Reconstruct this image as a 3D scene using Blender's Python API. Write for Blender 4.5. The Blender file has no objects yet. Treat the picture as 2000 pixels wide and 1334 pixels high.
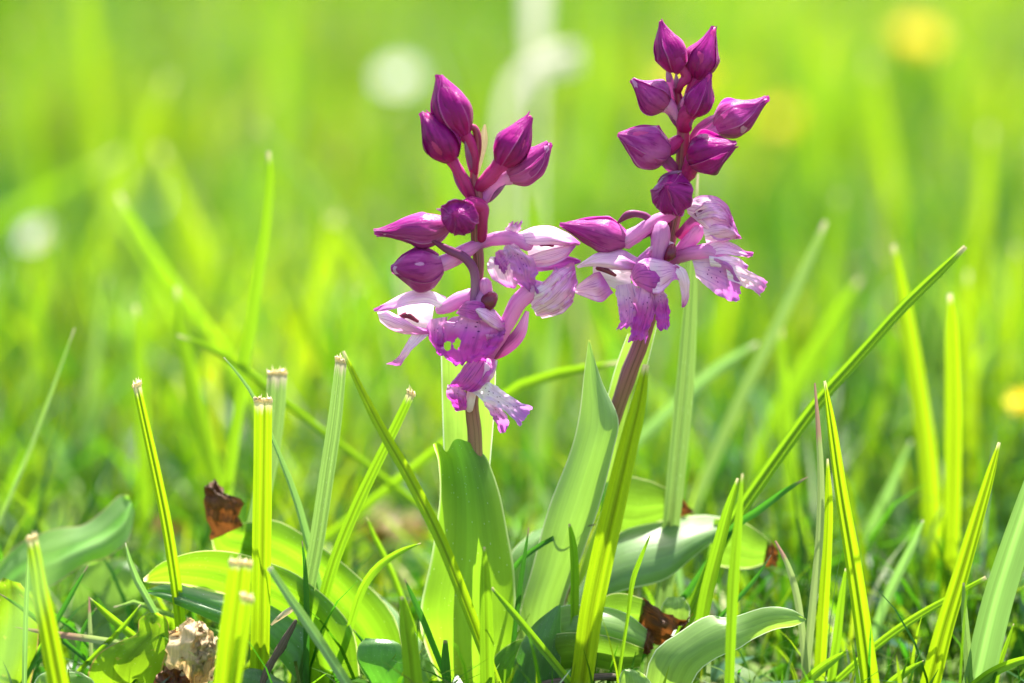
import bpy, math, random
import numpy as np
from mathutils import Vector, noise

random.seed(7)
sc = bpy.context.scene
C = sc.collection

# ------------------------------------------------------------------ camera, sky, sun, exposure
PITCH = math.radians(9.0)
DIST = 0.66                     # metres to the plane of focus
S = 1e-4                        # one photograph pixel at the plane of focus, in metres
RATIO = 678 * S / DIST
Z0 = 678 * S / (math.cos(PITCH) - RATIO * math.sin(PITCH))
CAM = Vector((0, -DIST * math.cos(PITCH), Z0 + DIST * math.sin(PITCH)))
FWD = Vector((0, math.cos(PITCH), -math.sin(PITCH)))
UP = Vector((0, math.sin(PITCH), math.cos(PITCH)))
cam = bpy.data.cameras.new('camera')
cam.sensor_width = 36
cam.lens = 36 * DIST / (2000 * S)
cam.clip_start = 0.01
cam.clip_end = 400
cam.dof.use_dof = True
cam.dof.focus_distance = DIST - 0.002
cam.dof.aperture_fstop = 5.8
co = bpy.data.objects.new('camera', cam)
C.objects.link(co)
co.location = CAM
co.rotation_euler = (math.pi / 2 - PITCH, 0, 0)
sc.camera = co

SUN_EL, SUN_AZ = math.radians(67), math.radians(22)     # sun stands behind the flowers, a little to the right
w = bpy.data.worlds.new('World')
sc.world = w
w.use_nodes = True
nt = w.node_tree
sky = nt.nodes.new('ShaderNodeTexSky')
sky.sky_type = 'NISHITA'
sky.sun_disc = False
sky.sun_elevation = SUN_EL
sky.sun_rotation = SUN_AZ
sky.dust_density = 4.0
sky.ozone_density = 0.3
bg = nt.nodes['Background']
bg.inputs['Strength'].default_value = 0.12
nt.links.new(sky.outputs[0], bg.inputs['Color'])
sun = bpy.data.lights.new('sun', 'SUN')
sun.energy = 5.0
sun.angle = math.radians(0.53)
sun.color = (1, 0.95, 0.86)
so = bpy.data.objects.new('sun', sun)
C.objects.link(so)
sdir = Vector((math.sin(SUN_AZ) * math.cos(SUN_EL), math.cos(SUN_AZ) * math.cos(SUN_EL), math.sin(SUN_EL)))
so.rotation_euler = sdir.to_track_quat('Z', 'Y').to_euler()
sc.view_settings.view_transform = 'Standard'
sc.view_settings.look = 'None'
sc.view_settings.exposure = 1.78
sc.view_settings.gamma = 1
sc.cycles.use_denoising = True
sc.cycles.max_bounces = 10
sc.cycles.diffuse_bounces = 6
sc.cycles.transmission_bounces = 6
sc.cycles.sample_clamp_indirect = 6

# ------------------------------------------------------------------ helpers
def P(px, py, d=0.0):
    """point seen at photograph position (px, py) that stands d tenths of a millimetre behind the focus plane"""
    ray = FWD * DIST + Vector((1, 0, 0)) * ((px - 1000) * S) + UP * ((667 - py) * S)
    t = (d * S - CAM.y) / ray.y
    return CAM + ray * t

def ground_d(py):
    """how far behind the focus plane the soil lies that is seen at height py"""
    a = PITCH + math.atan((py - 667) * S / DIST)
    return (CAM.z / math.tan(a) + CAM.y) / S

def spline(pts, n):
    """Catmull-Rom through rows of numbers"""
    A = [list(p) for p in pts]
    m = len(A)
    out = []
    for i in range(n):
        t = i / (n - 1) * (m - 1)
        k = min(int(t), m - 2)
        f = t - k
        p1, p2 = A[k], A[k + 1]
        p0 = A[k - 1] if k > 0 else [2 * a - b for a, b in zip(p1, p2)]
        p3 = A[k + 2] if k + 2 < m else [2 * b - a for a, b in zip(p1, p2)]
        out.append([0.5 * (2 * b + (c - a) * f + (2 * a - 5 * b + 4 * c - e) * f * f + (3 * b - a - 3 * c + e) * f ** 3)
                    for a, b, c, e in zip(p0, p1, p2, p3)])
    return out

class MB:
    def __init__(s):
        s.v, s.f, s.uv = [], [], []
    def grid(s, rows, closed=False, uvs=None, mask=None, flip=False):
        o = len(s.v)
        nv, nu = len(rows), len(rows[0])
        for j, r in enumerate(rows):
            for i, p in enumerate(r):
                s.v.append(Vector(p))
                s.uv.append(uvs[j][i] if uvs else (i / (nu if closed else nu - 1), j / (nv - 1)))
        for j in range(nv - 1):
            for i in range(nu if closed else nu - 1):
                if mask and mask(i / (nu - 1), (j + .5) / (nv - 1)):
                    continue
                k = (i + 1) % nu
                q = (o + j * nu + i, o + j * nu + k, o + (j + 1) * nu + k, o + (j + 1) * nu + i)
                s.f.append(q[::-1] if flip else q)
        return o
    def cap(s, ids):
        s.f.append(tuple(ids))

BASE = {}
def tag(o, label=None, cat=None, group=None, kind=None):
    for k, x in (('label', label), ('category', cat), ('group', group), ('kind', kind)):
        if x:
            o[k] = x
    return o

def mk(name, mb, mat, parent=None, base=None):
    if parent is not None:
        base = BASE[parent.name]
    elif base is None:
        lo = min(mb.v, key=lambda p: p.z)
        base = Vector((lo.x, lo.y, max(lo.z, 0)))
    me = bpy.data.meshes.new(name)
    me.from_pydata([p - base for p in mb.v], [], mb.f)
    uvl = me.uv_layers.new(name='UVMap')
    idx = np.empty(len(me.loops), dtype=np.int32)
    me.loops.foreach_get('vertex_index', idx)
    uvl.data.foreach_set('uv', np.array(mb.uv, dtype=np.float32)[idx].ravel())
    me.shade_smooth()
    me.materials.append(mat)
    o = bpy.data.objects.new(name, me)
    C.objects.link(o)
    if parent is not None:
        o.parent = parent
    else:
        o.location = base
    BASE[o.name] = base
    return o

def root(name, base, label, cat, group=None):
    o = bpy.data.objects.new(name, None)
    o.empty_display_size = 0.01
    C.objects.link(o)
    o.location = base
    BASE[o.name] = base
    return tag(o, label, cat, group)

def frames(pts, face=None):
    n = len(pts)
    out = []
    prev = None
    for i in range(n):
        T = (pts[min(i + 1, n - 1)] - pts[max(i - 1, 0)]).normalized()
        if face is not None:
            side = T.cross(face)
        elif prev is None:
            side = T.cross(Vector((0.13, -1, 0.2)))
        else:
            side = prev - T * prev.dot(T)
        side.normalize()
        prev = side
        out.append((T, side, side.cross(T)))
    return out

def tube(mb, pts, rads, ns=10, n=None, wob=0.0, flat=1.0, seed=0, ends=True):
    """round stalk; pts (px, py, d) and radii in pixels"""
    n = n or max(6, len(pts) * 4)
    rows = spline([list(p) + [r] for p, r in zip(pts, rads)], n)
    W = [P(*r[:3]) for r in rows]
    fr = frames(W)
    g = []
    for j, (c, (T, a, b)) in enumerate(zip(W, fr)):
        r = max(rows[j][3], 0.3) * S
        ring = []
        for i in range(ns):
            th = 2 * math.pi * i / ns
            k = 1 + wob * noise.noise(Vector((math.cos(th) * 1.5, math.sin(th) * 1.5 + seed, j * .45)))
            ring.append(c + (a * math.cos(th) + b * math.sin(th) * flat) * r * k)
        g.append(ring)
    if ends:
        g.insert(0, [W[0] + (p - W[0]) * .55 - fr[0][0] * rows[0][3] * S * .6 for p in g[0]])
        g.append([W[-1] + (p - W[-1]) * .55 + fr[-1][0] * rows[-1][3] * S * .6 for p in g[-1]])
    o = mb.grid(g, closed=True)
    mb.cap([o + i for i in range(ns)][::-1])
    mb.cap([o + (len(g) - 1) * ns + i for i in range(ns)])
    return mb

def patch(mb, rows, nu=9, nv=16, ruffle=0.0, freq=3.0, teeth=0.0, seed=0, mask=None, keel=0.0, crumple=0.0, curl=0.0, notch=0.0):
    """sheet between two edges: rows (xl, yl, dl, xr, yr, dr, bulge[, sag]) from base to tip, pixels; bulge towards the viewer"""
    R = spline([list(r) + [0] * (8 - len(r)) for r in rows], nv)
    g = []
    for j, r in enumerate(R):
        v = j / (nv - 1)
        row = []
        for i in range(nu):
            u = i / (nu - 1)
            e = 4 * u * (1 - u)
            x, y, d = (r[k] + (r[k + 3] - r[k]) * u for k in range(3))
            d -= r[6] * e + curl * (2 * u - 1) ** 4 * min(1, 4 * v)
            y += r[7] * e
            if notch:
                y += notch * math.exp(-((u - .29) / .11) ** 2) * max(0, (v - .86) / .14)
            if keel:
                d += keel * max(0, 1 - abs(u - .5) * 7) * min(1, 3 * v, 4 * (1 - v) + .1)
            if ruffle:
                q = noise.noise(Vector((u * freq, v * freq * 1.4, seed * 3.1)))
                d += ruffle * q * (0.35 + 1.0 * (1 - e) + .5 * v)
                q2 = noise.noise(Vector((u * freq * 1.3 + 9, v * freq * 2, seed * 1.7)))
                x += ruffle * .22 * q2 * (1 - e)
                y += ruffle * .22 * q * (1 - e)
            if crumple:
                c = Vector((u * 3, v * 4, seed))
                crumple_ = crumple * min(1, 4 * v + .1)
                d += crumple_ * (abs(noise.noise(c * 1.3)) * 2 - .6)
                x += crumple_ * .5 * noise.noise(c * 1.9 + Vector((5, 0, 0)))
                y += crumple_ * .5 * noise.noise(c * 1.9 + Vector((0, 7, 0)))
            if teeth:
                tt = noise.noise(Vector((u * 6.5, seed * 2.3, 1.0))) + .6 * noise.noise(Vector((u * 14, seed, 4.0)))
                a = max(0, (v - .55) / .45)
                py = R[min(j + 1, nv - 1)]
                pq = R[max(j - 1, 0)]
                gx = (py[0] + py[3]) - (pq[0] + pq[3])
                gy = (py[1] + py[4]) - (pq[1] + pq[4])
                L = math.hypot(gx, gy) or 1
                x += gx / L * teeth * tt * a
                y += gy / L * teeth * tt * a
                if i in (0, nu - 1):
                    x += (1 if i else -1) * abs(gy) / L * teeth * .5 * noise.noise(Vector((v * 11, seed, i)))
            row.append(P(x, y, d))
        g.append(row)
    mb.grid(g, mask=mask)
    return mb

def to_ground(pts, sink=25):
    """carry a stalk on, along its last direction, until it enters the soil"""
    pts = [list(p) for p in pts]
    a, b = pts[-2], pts[-1]
    dx, dy, dd = (b[k] - a[k] for k in range(3))
    L = math.hypot(dx, dy) or 1
    if dy < .35 * L:
        dy = .35 * L
    for k in range(400):
        q = pts[-1]
        w_ = P(*q)
        if w_.z < -sink * S * .6:
            break
        st = 25
        nq = [q[0] + dx / L * st, q[1] + dy / L * st, q[2] + dd / L * st]
        if k == 0 or (k % 3):
            pts.append(nq)
        else:
            pts[-1] = nq
    return pts

def blade(mb, pts, hw, fold=0.25, turn=0.0, nu=7, n=26, thick=0.0, twist=0.0, ground=True, cut=False, wave=0):
    """grass or strap leaf, listed from the tip down; half widths in pixels; thick > 0 gives a closed, keeled section"""
    k0 = len(pts)
    if ground:
        pts = to_ground(pts)
    hw = list(hw) + [hw[-1]] * (len(pts) - len(hw))
    rows = spline([list(p) + [h] for p, h in zip(pts, hw)], n)
    W = [P(*r[:3]) for r in rows]
    g, uv = [], []
    for j in range(n):
        T = (W[min(j + 1, n - 1)] - W[max(j - 1, 0)]).normalized()
        a = turn + twist * j / (n - 1)
        F = Vector((math.sin(a), -math.cos(a), .12))
        side = T.cross(F).normalized()
        nor = side.cross(T)
        h = max(rows[j][3], .4) * S
        def pt(s, off):
            return W[j] + side * (s * h) + nor * (off * h)
        ss = [-1 + 2 * i / (nu - 1) for i in range(nu)]
        fr = [(s, fold * abs(s) ** 1.3 + (thick * (1 - s * s) * math.cos(s * 6.6) * .6 if thick else 0)) for s in ss]
        row = [pt(s, o) for s, o in fr]
        ur = [(.5 + s / 2, 1 - j / (n - 1)) for s in ss]
        g.append(row)
        uv.append(ur)
    mb.grid(g, uvs=uv)
    return g

def cut_end(row, parent, mat, seed, h=8):
    """frayed, dried lip where a mower has cut a blade"""
    rnd = random.Random(seed)
    mb = MB()
    th = (row[-1] - row[0]).cross(Vector((0, 0, 1))).normalized() * 2.4 * S
    row = [p - th for p in row] + [p + th for p in row[::-1]]
    m = len(row)
    c = sum(row, Vector()) / m
    up = Vector((0, 0, 1))
    rows = []
    low = [c + (p - c) * 1.02 - up * 3 * S for p in row]
    mid = [c + (p - c) * 1.03 + up * (2 + 2 * rnd.random()) * S for p in row]
    sl = rnd.uniform(-.5, .5)
    wd = max((p - c).length for p in row)
    ax = (row[m // 2 - 1] - row[0]).normalized()
    top = [c + (p - c) * (.85 + .25 * rnd.random()) + up * (h * (.2 + rnd.random() ** 2 + sl * (p - c).dot(ax) / wd)) * S for p in row]
    inn = [c + (p - c) * .5 + up * (2 + 3 * rnd.random()) * S for p in row]
    o = mb.grid([low, mid, top, inn], closed=True)
    mb.cap([o + 3 * m + i for i in range(m)])
    for k in range(6):          # torn fibres
        p = row[rnd.randrange(m)]
        q = c + (p - c) * rnd.uniform(.6, 1) + up * rnd.uniform(8, 17) * S + ax * rnd.uniform(-4, 4) * S
        e = ax * 1.3 * S
        mb.grid([[p - e, p + e], [(p + q) / 2 - e * .8, (p + q) / 2 + e * .8], [q - e * .2, q + e * .2]])
    return mk('cut_end', mb, mat, parent)

# ------------------------------------------------------------------ materials
def nodes(name):
    m = bpy.data.materials.new(name)
    m.use_nodes = True
    t = m.node_tree
    t.nodes.clear()
    return m, t

def N(t, kind, **kw):
    n = t.nodes.new(kind)
    for k, x in kw.items():
        if k.startswith('i_'):
            n.inputs[int(k[2:])].default_value = x
        else:
            setattr(n, k, x)
    return n

def math_(t, op, a, b=None, c=None, clamp=False):
    n = t.nodes.new('ShaderNodeMath')
    n.operation = op
    n.use_clamp = clamp
    for i, x in enumerate((a, b, c)):
        if x is None:
            continue
        if isinstance(x, (int, float)):
            n.inputs[i].default_value = x
        else:
            t.links.new(x, n.inputs[i])
    return n.outputs[0]

def mixc(t, fac, a, b, mode='MIX'):
    n = t.nodes.new('ShaderNodeMix')
    n.data_type = 'RGBA'
    n.blend_type = mode
    for s, x in ((n.inputs[0], fac), (n.inputs[6], a), (n.inputs[7], b)):
        if hasattr(x, 'links') or hasattr(x, 'is_linked'):
            t.links.new(x, s)
        elif isinstance(x, (int, float)):
            s.default_value = x
        else:
            s.default_value = (*x, 1)
    return n.outputs[2]

def step(t, x, a, b):
    n = t.nodes.new('ShaderNodeMapRange')
    n.interpolation_type = 'SMOOTHSTEP'
    t.links.new(x, n.inputs[0])
    n.inputs[1].default_value = a
    n.inputs[2].default_value = b
    return n.outputs[0]

def uvnoise(t, uvo, sx, sy, detail=3, rough=.55, off=0):
    mp = t.nodes.new('ShaderNodeMapping')
    mp.inputs['Scale'].default_value = (sx, sy, 1)
    mp.inputs['Location'].default_value = (off, off * 1.7, 0)
    t.links.new(uvo, mp.inputs[0])
    n = t.nodes.new('ShaderNodeTexNoise')
    n.inputs['Scale'].default_value = 1
    n.inputs['Detail'].default_value = detail
    n.inputs['Roughness'].default_value = rough
    t.links.new(mp.outputs[0], n.inputs['Vector'])
    return n.outputs[0]

def sheet(t, col, tcol, fac, rough, spec, bumpsrc=None, bump=.2, sheen=0.0, dist=2e-4):
    """thin living tissue: reflects, shines and lets light through"""
    pb = t.nodes.new('ShaderNodeBsdfPrincipled')
    t.links.new(col, pb.inputs['Base Color'])
    pb.inputs['Roughness'].default_value = rough
    pb.inputs['Specular IOR Level'].default_value = spec
    if sheen:
        pb.inputs['Sheen Weight'].default_value = sheen
        pb.inputs['Sheen Roughness'].default_value = .4
    tr = t.nodes.new('ShaderNodeBsdfTranslucent')
    t.links.new(tcol, tr.inputs['Color'])
    if bumpsrc is not None:
        b = t.nodes.new('ShaderNodeBump')
        b.inputs['Strength'].default_value = bump
        b.inputs['Distance'].default_value = dist
        t.links.new(bumpsrc, b.inputs['Height'])
        t.links.new(b.outputs[0], pb.inputs['Normal'])
        t.links.new(b.outputs[0], tr.inputs['Normal'])
    mx = t.nodes.new('ShaderNodeMixShader')
    mx.inputs[0].default_value = fac
    t.links.new(pb.outputs[0], mx.inputs[1])
    t.links.new(tr.outputs[0], mx.inputs[2])
    out = t.nodes.new('ShaderNodeOutputMaterial')
    t.links.new(mx.outputs[0], out.inputs[0])

def leaf_mat(name, col, tcol, fac=.55, rough=.4, spec=.28, veins=9, vein=.25, mid=0.0, edge=None, tip=None, tipat=.93,
             base=None, blotch=None, bloom=0.0, spots=0.0, bump=.25, vary=.25):
    m, t = nodes(name)
    uv = N(t, 'ShaderNodeUVMap').outputs[0]
    sp = t.nodes.new('ShaderNodeSeparateXYZ')
    t.links.new(uv, sp.inputs[0])
    u, v = sp.outputs[0], sp.outputs[1]
    oi = t.nodes.new('ShaderNodeObjectInfo').outputs['Random']
    stripes = math_(t, 'SINE', math_(t, 'MULTIPLY', u, veins * 6.2832))
    fine = uvnoise(t, uv, veins * 4, 1.6, 4)
    cloud = uvnoise(t, uv, 2.2, 5, 4, off=3)
    f = math_(t, 'MULTIPLY_ADD', stripes, vein * .14, 1.0)
    f = math_(t, 'ADD', f, math_(t, 'MULTIPLY', math_(t, 'SUBTRACT', fine, .5), vein * 2.2))
    f = math_(t, 'ADD', f, math_(t, 'MULTIPLY', math_(t, 'SUBTRACT', cloud, .5), vary * 1.6))
    f = math_(t, 'ADD', f, math_(t, 'MULTIPLY', math_(t, 'SUBTRACT', oi, .5), vary))
    um = math_(t, 'ABSOLUTE', math_(t, 'SUBTRACT', u, .5))
    if mid:
        f = math_(t, 'SUBTRACT', f, math_(t, 'MULTIPLY', math_(t, 'SUBTRACT', 1, step(t, um, .03, .16)), mid))
    cb = t.nodes.new('ShaderNodeCombineColor')
    for i in range(3):
        t.links.new(f, cb.inputs[i])
    c1 = mixc(t, 1.0, col, cb.outputs[0], 'MULTIPLY')
    c2 = mixc(t, 1.0, tcol, cb.outputs[0], 'MULTIPLY')
    if base:
        fb = math_(t, 'SUBTRACT', 1, step(t, v, .02, .3))
        c1, c2 = mixc(t, fb, c1, base), mixc(t, fb, c2, base)
    if edge:
        fe = step(t, um, .465, .497)
        c1, c2 = mixc(t, fe, c1, edge), mixc(t, fe, c2, edge)
    if bloom:
        fbm = math_(t, 'MULTIPLY', uvnoise(t, uv, 5, 9, 5, .65, 7), bloom, clamp=True)
        c1 = mixc(t, fbm, c1, (.5, .62, .42))
    if blotch:
        fbl = step(t, uvnoise(t, uv, 4, 9, 4, .6, 11), .62, .68)
        c1, c2 = mixc(t, fbl, c1, blotch), mixc(t, fbl, c2, blotch)
    if tip:
        ft = step(t, math_(t, 'ADD', v, math_(t, 'MULTIPLY', math_(t, 'SUBTRACT', fine, .5), .06)), tipat, min(1.0, tipat + .04))
        c1, c2 = mixc(t, ft, c1, tip), mixc(t, ft, c2, tip)
    if spots:
        vo = t.nodes.new('ShaderNodeTexVoronoi')
        mp = t.nodes.new('ShaderNodeMapping')
        mp.inputs['Scale'].default_value = (14, 34, 1)
        t.links.new(uv, mp.inputs[0])
        t.links.new(mp.outputs[0], vo.inputs['Vector'])
        vo.inputs['Scale'].default_value = 1
        fs = math_(t, 'MULTIPLY', math_(t, 'LESS_THAN', vo.outputs['Distance'], .11), spots)
        c1 = mixc(t, fs, c1, (.8, .85, .75))
    bs = math_(t, 'ADD', math_(t, 'MULTIPLY', stripes, .08), fine)
    sheet(t, c1, c2, fac, rough, spec, bs, bump)
    return m

def petal_mat(name, c0, c1, c2, fac=.4, rough=.42, spec=.35, veins=7, vein=.35, edge=None, spots=None, spotrange=(.15, .75),
              dark=None, bump=.5, sheen=.04, tboost=1.15, wrinkle=6, edgeat=.42, sheen_mottle=None):
    m, t = nodes(name)
    uv = N(t, 'ShaderNodeUVMap').outputs[0]
    sp = t.nodes.new('ShaderNodeSeparateXYZ')
    t.links.new(uv, sp.inputs[0])
    u, v = sp.outputs[0], sp.outputs[1]
    nz = uvnoise(t, uv, 3, 3, 4, .6, 2)
    vv = math_(t, 'ADD', v, math_(t, 'MULTIPLY', math_(t, 'SUBTRACT', nz, .5), .35))
    col = mixc(t, step(t, vv, .05, .5), c0, c1)
    col = mixc(t, step(t, vv, .5, .98), col, c2)
    fine = uvnoise(t, uv, veins * 2.2, 1.3, 4, .6)
    fv = math_(t, 'MULTIPLY', step(t, fine, .5, .64), min(1, vein * 1.7))
    col = mixc(t, fv, col, dark or tuple(x * .45 for x in c1))
    if sheen_mottle:  # lighter zones of sheen on the buds, painted into the colour by noise
        oi = t.nodes.new('ShaderNodeObjectInfo').outputs['Random']
        k = math_(t, 'MULTIPLY', step(t, math_(t, 'ADD', uvnoise(t, uv, 4.5, 1.1, 4, .6, 8), math_(t, 'MULTIPLY', math_(t, 'SUBTRACT', oi, .5), .12)), .47, .66), .75)
        col = mixc(t, k, col, sheen_mottle)
    if edge:
        um = math_(t, 'ABSOLUTE', math_(t, 'SUBTRACT', u, .5))
        col = mixc(t, math_(t, 'MULTIPLY', step(t, um, edgeat, .5), .8), col, edge)
    if spots:
        vo = t.nodes.new('ShaderNodeTexVoronoi')
        mp = t.nodes.new('ShaderNodeMapping')
        mp.inputs['Scale'].default_value = (8, 12, 1)
        t.links.new(uv, mp.inputs[0])
        t.links.new(mp.outputs[0], vo.inputs['Vector'])
        vo.inputs['Scale'].default_value = 1
        um = math_(t, 'ABSOLUTE', math_(t, 'SUBTRACT', u, .5))
        k = math_(t, 'SUBTRACT', 1, step(t, vo.outputs['Distance'], .16, .24))
        k = math_(t, 'MULTIPLY', k, math_(t, 'SUBTRACT', 1, step(t, um, .16, .26)))
        k = math_(t, 'MULTIPLY', k, step(t, v, spotrange[0], spotrange[0] + .04))
        k = math_(t, 'MULTIPLY', k, math_(t, 'SUBTRACT', 1, step(t, v, spotrange[1], spotrange[1] + .1)))
        col = mixc(t, k, col, spots)
    tc = mixc(t, 1.0, col, (tboost, tboost * .9, tboost), 'MULTIPLY')
    wr = uvnoise(t, uv, wrinkle, wrinkle * .5, 6, .62, 5)
    cells = uvnoise(t, uv, 60, 60, 2, .5, 1)
    bs = math_(t, 'ADD', math_(t, 'ADD', wr, math_(t, 'MULTIPLY', fine, .5)), math_(t, 'MULTIPLY', cells, .12))
    sheet(t, col, tc, fac, rough, spec, bs, bump, sheen, 3e-4)
    return m

M = {}
YG = (.42, .62, .012)           # light through young grass
M['blade_bright'] = leaf_mat('blade_bright', (.12, .22, .012), (.36, .56, .006), .64, veins=4, vein=.3, mid=.34, base=(.2, .4, .06), tip=(.7, .6, .35), tipat=.97)
M['blade_green'] = leaf_mat('blade_green', (.09, .19, .018), (.25, .48, .01), .6, veins=5, vein=.35, mid=.3, tip=(.6, .5, .3), tipat=.975)
M['blade_dull'] = leaf_mat('blade_dull', (.12, .22, .07), (.25, .42, .08), .5, veins=6, vein=.5, mid=.2, spots=.6, tip=(.5, .42, .3), tipat=.97)
M['blade_dark'] = leaf_mat('blade_dark', (.035, .11, .02), (.06, .24, .015), .45, veins=3, vein=.2, tip=(.25, .2, .12), tipat=.95)
M['blade_pale'] = leaf_mat('blade_pale', (.18, .3, .11), (.24, .45, .08), .45, rough=.3, spec=.5, veins=4, vein=.25, mid=-.6, tip=(.6, .55, .4), tipat=.98)
M['blade_pink'] = leaf_mat('blade_pink', (.26, .32, .15), (.3, .4, .12), .45, veins=3, vein=.35, tip=(.34, .2, .15), tipat=.86, vary=.15)
M['leaf_sheath'] = leaf_mat('leaf_sheath', (.09, .2, .025), (.27, .52, .015), .62, rough=.35, veins=7, vein=.18, edge=(.6, .75, .3), bloom=.12, spots=.5, mid=-.25)
M['leaf_glaucous'] = leaf_mat('leaf_glaucous', (.15, .26, .1), (.3, .55, .05), .5, rough=.36, spec=.4, veins=6, vein=.2, edge=(.6, .68, .4), bloom=.35, tip=(.55, .6, .12), tipat=.97)
M['leaf_bright'] = leaf_mat('leaf_bright', (.1, .22, .02), (.19, .39, .01), .6, rough=.3, spec=.4, veins=4, vein=.38, edge=(.75, .8, .3), spots=.35, mid=-.3)
M['leaf_olive'] = leaf_mat('leaf_olive', (.11, .2, .03), (.15, .3, .015), .5, rough=.32, spec=.4, veins=4, vein=.4, edge=(.62, .66, .26), spots=.35, mid=-.25)
M['leaf_bright_tip'] = leaf_mat('leaf_bright_tip', (.1, .22, .02), (.2, .4, .01), .6, rough=.3, spec=.4, veins=4, vein=.38, edge=(.75, .8, .3), spots=.35, mid=-.3, tip=(.8, .72, .35), tipat=.95)
M['leaf_dark'] = leaf_mat('leaf_dark', (.06, .16, .03), (.12, .4, .02), .45, rough=.3, spec=.55, veins=6, vein=.25, edge=(.25, .4, .1), spots=.6, bloom=.2)
M['leaf_gloss'] = leaf_mat('leaf_gloss', (.1, .22, .04), (.2, .44, .03), .38, rough=.27, spec=.6, veins=5, vein=.3, edge=(.55, .65, .35), bloom=.25)
M['leaf_pale'] = leaf_mat('leaf_pale', (.17, .3, .07), (.36, .6, .06), .5, rough=.36, spec=.4, veins=5, vein=.3, edge=(.7, .78, .55), bloom=.18)
M['leaf_dandelion'] = leaf_mat('leaf_dandelion', (.13, .26, .06), (.26, .56, .03), .5, rough=.4, veins=4, vein=.25, mid=-.9, edge=(.4, .3, .16), bloom=.25)
M['leaf_lime'] = leaf_mat('leaf_lime', (.13, .25, .015), (.28, .48, .012), .62, rough=.38, veins=4, vein=.2, mid=.25, edge=(.5, .3, .1), blotch=(.45, .42, .06), spots=.5)
M['withered'] = leaf_mat('withered', (.12, .045, .012), (.22, .07, .015), .3, rough=.5, spec=.4, veins=12, vein=.8, blotch=(.03, .018, .01), bump=.9, vary=.6)
M['husk'] = leaf_mat('husk', (.55, .42, .24), (.6, .4, .18), .35, rough=.6, veins=9, vein=.6, blotch=(.25, .1, .03), bump=.8, vary=.5)
M['bleached'] = leaf_mat('bleached', (.78, .74, .64), (.75, .7, .56), .42, rough=.55, veins=6, vein=.2, vary=.1)
M['straw'] = leaf_mat('straw', (.5, .42, .28), (.5, .38, .2), .35, rough=.55, veins=6, vein=.5)
M['cut'] = leaf_mat('cut', (.8, .7, .46), (.8, .68, .4), .5, rough=.7, veins=7, vein=.25, vary=.2)
M['twig'] = leaf_mat('twig', (.13, .1, .07), (.1, .07, .04), .1, rough=.7, veins=8, vein=.9, bump=.8)
BUD = (.17, .004, .12)
M['bud'] = petal_mat('bud', (.42, .008, .17), (.34, .006, .2), (.32, .01, .22), .35, .22, .24, veins=5, vein=.5, edge=(.6, .16, .46), dark=(.14, .003, .1), sheen_mottle=(.52, .03, .36), edgeat=.475, bump=1.0)
M['bud_light'] = petal_mat('bud_light', (.6, .11, .42), (.46, .04, .31), (.36, .016, .25), .38, .23, .26, veins=5, vein=.5, edge=(.62, .25, .56), dark=(.26, .01, .19), sheen_mottle=(.68, .13, .52), edgeat=.475, bump=1.0)
M['ovary'] = petal_mat('ovary', (.36, .008, .11), (.55, .035, .24), (.52, .025, .24), .25, .34, .25, veins=5, vein=.3, bump=.3)
M['ovary_pink'] = petal_mat('ovary_pink', (.55, .14, .44), (.7, .28, .6), (.72, .32, .64), .35, .35, .45, veins=5, vein=.3, dark=(.4, .08, .36), bump=.3)
M['bract'] = petal_mat('bract', (.22, .016, .09), (.28, .05, .2), (.42, .18, .38), .3, .35, .5, veins=5, vein=.4, bump=.3)
M['stem'] = petal_mat('stem', (.34, .22, .1), (.32, .07, .11), (.34, .012, .1), .1, .35, .55, veins=9, vein=.5, dark=(.07, .015, .02), bump=.5)
M['hood'] = petal_mat('hood', (.88, .6, .78), (.82, .42, .7), (.56, .11, .45), .26, .4, .35, veins=7, vein=.5, edge=(.5, .1, .44), dark=(.48, .12, .42))
M['pale_petal'] = petal_mat('pale_petal', (.9, .72, .82), (.86, .54, .73), (.55, .13, .47), .26, .4, .35, veins=7, vein=.4, edge=(.6, .24, .54), dark=(.56, .2, .5))
M['mauve_petal'] = petal_mat('mauve_petal', (.7, .2, .57), (.58, .1, .48), (.5, .055, .44), .45, .38, .4, veins=7, vein=.45, edge=(.55, .22, .56), dark=(.22, .02, .24), bump=1.0)
M['lip'] = petal_mat('lip', (.72, .32, .62), (.52, .055, .46), (.5, .06, .48), .4, .38, .4, veins=4, vein=.3, spots=(.11, .005, .13), spotrange=(.08, .4), dark=(.18, .018, .24), bump=.8, wrinkle=7)
M['lip_lavender'] = petal_mat('lip_lavender', (.78, .5, .74), (.6, .22, .57), (.5, .12, .48), .45, .4, .35, veins=5, vein=.3, spots=(.16, .01, .2), spotrange=(.15, .6), dark=(.34, .1, .46), bump=.7, wrinkle=7)
M['lip_white'] = petal_mat('lip_white', (.82, .75, .82), (.76, .6, .8), (.42, .15, .52), .45, .4, .35, veins=5, vein=.15, spots=(.14, .006, .14), spotrange=(.12, .75), bump=.6, wrinkle=7)
M['throat'] = petal_mat('throat', (.82, .6, .66), (.86, .78, .8), (.8, .6, .72), .4, .4, .35, veins=5, vein=.15, dark=(.6, .25, .4))
M['column'] = petal_mat('column', (.2, .006, .03), (.16, .005, .04), (.3, .03, .08), .15, .22, .6, vein=.2)
M['daisy_white'] = petal_mat('daisy_white', (.75, .75, .65), (.8, .8, .78), (.8, .8, .8), .4, .5, .3, vein=.1)
M['yellow'] = petal_mat('yellow', (.8, .55, .01), (.85, .7, .01), (.85, .74, .02), .4, .5, .3, vein=.2)

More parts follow.
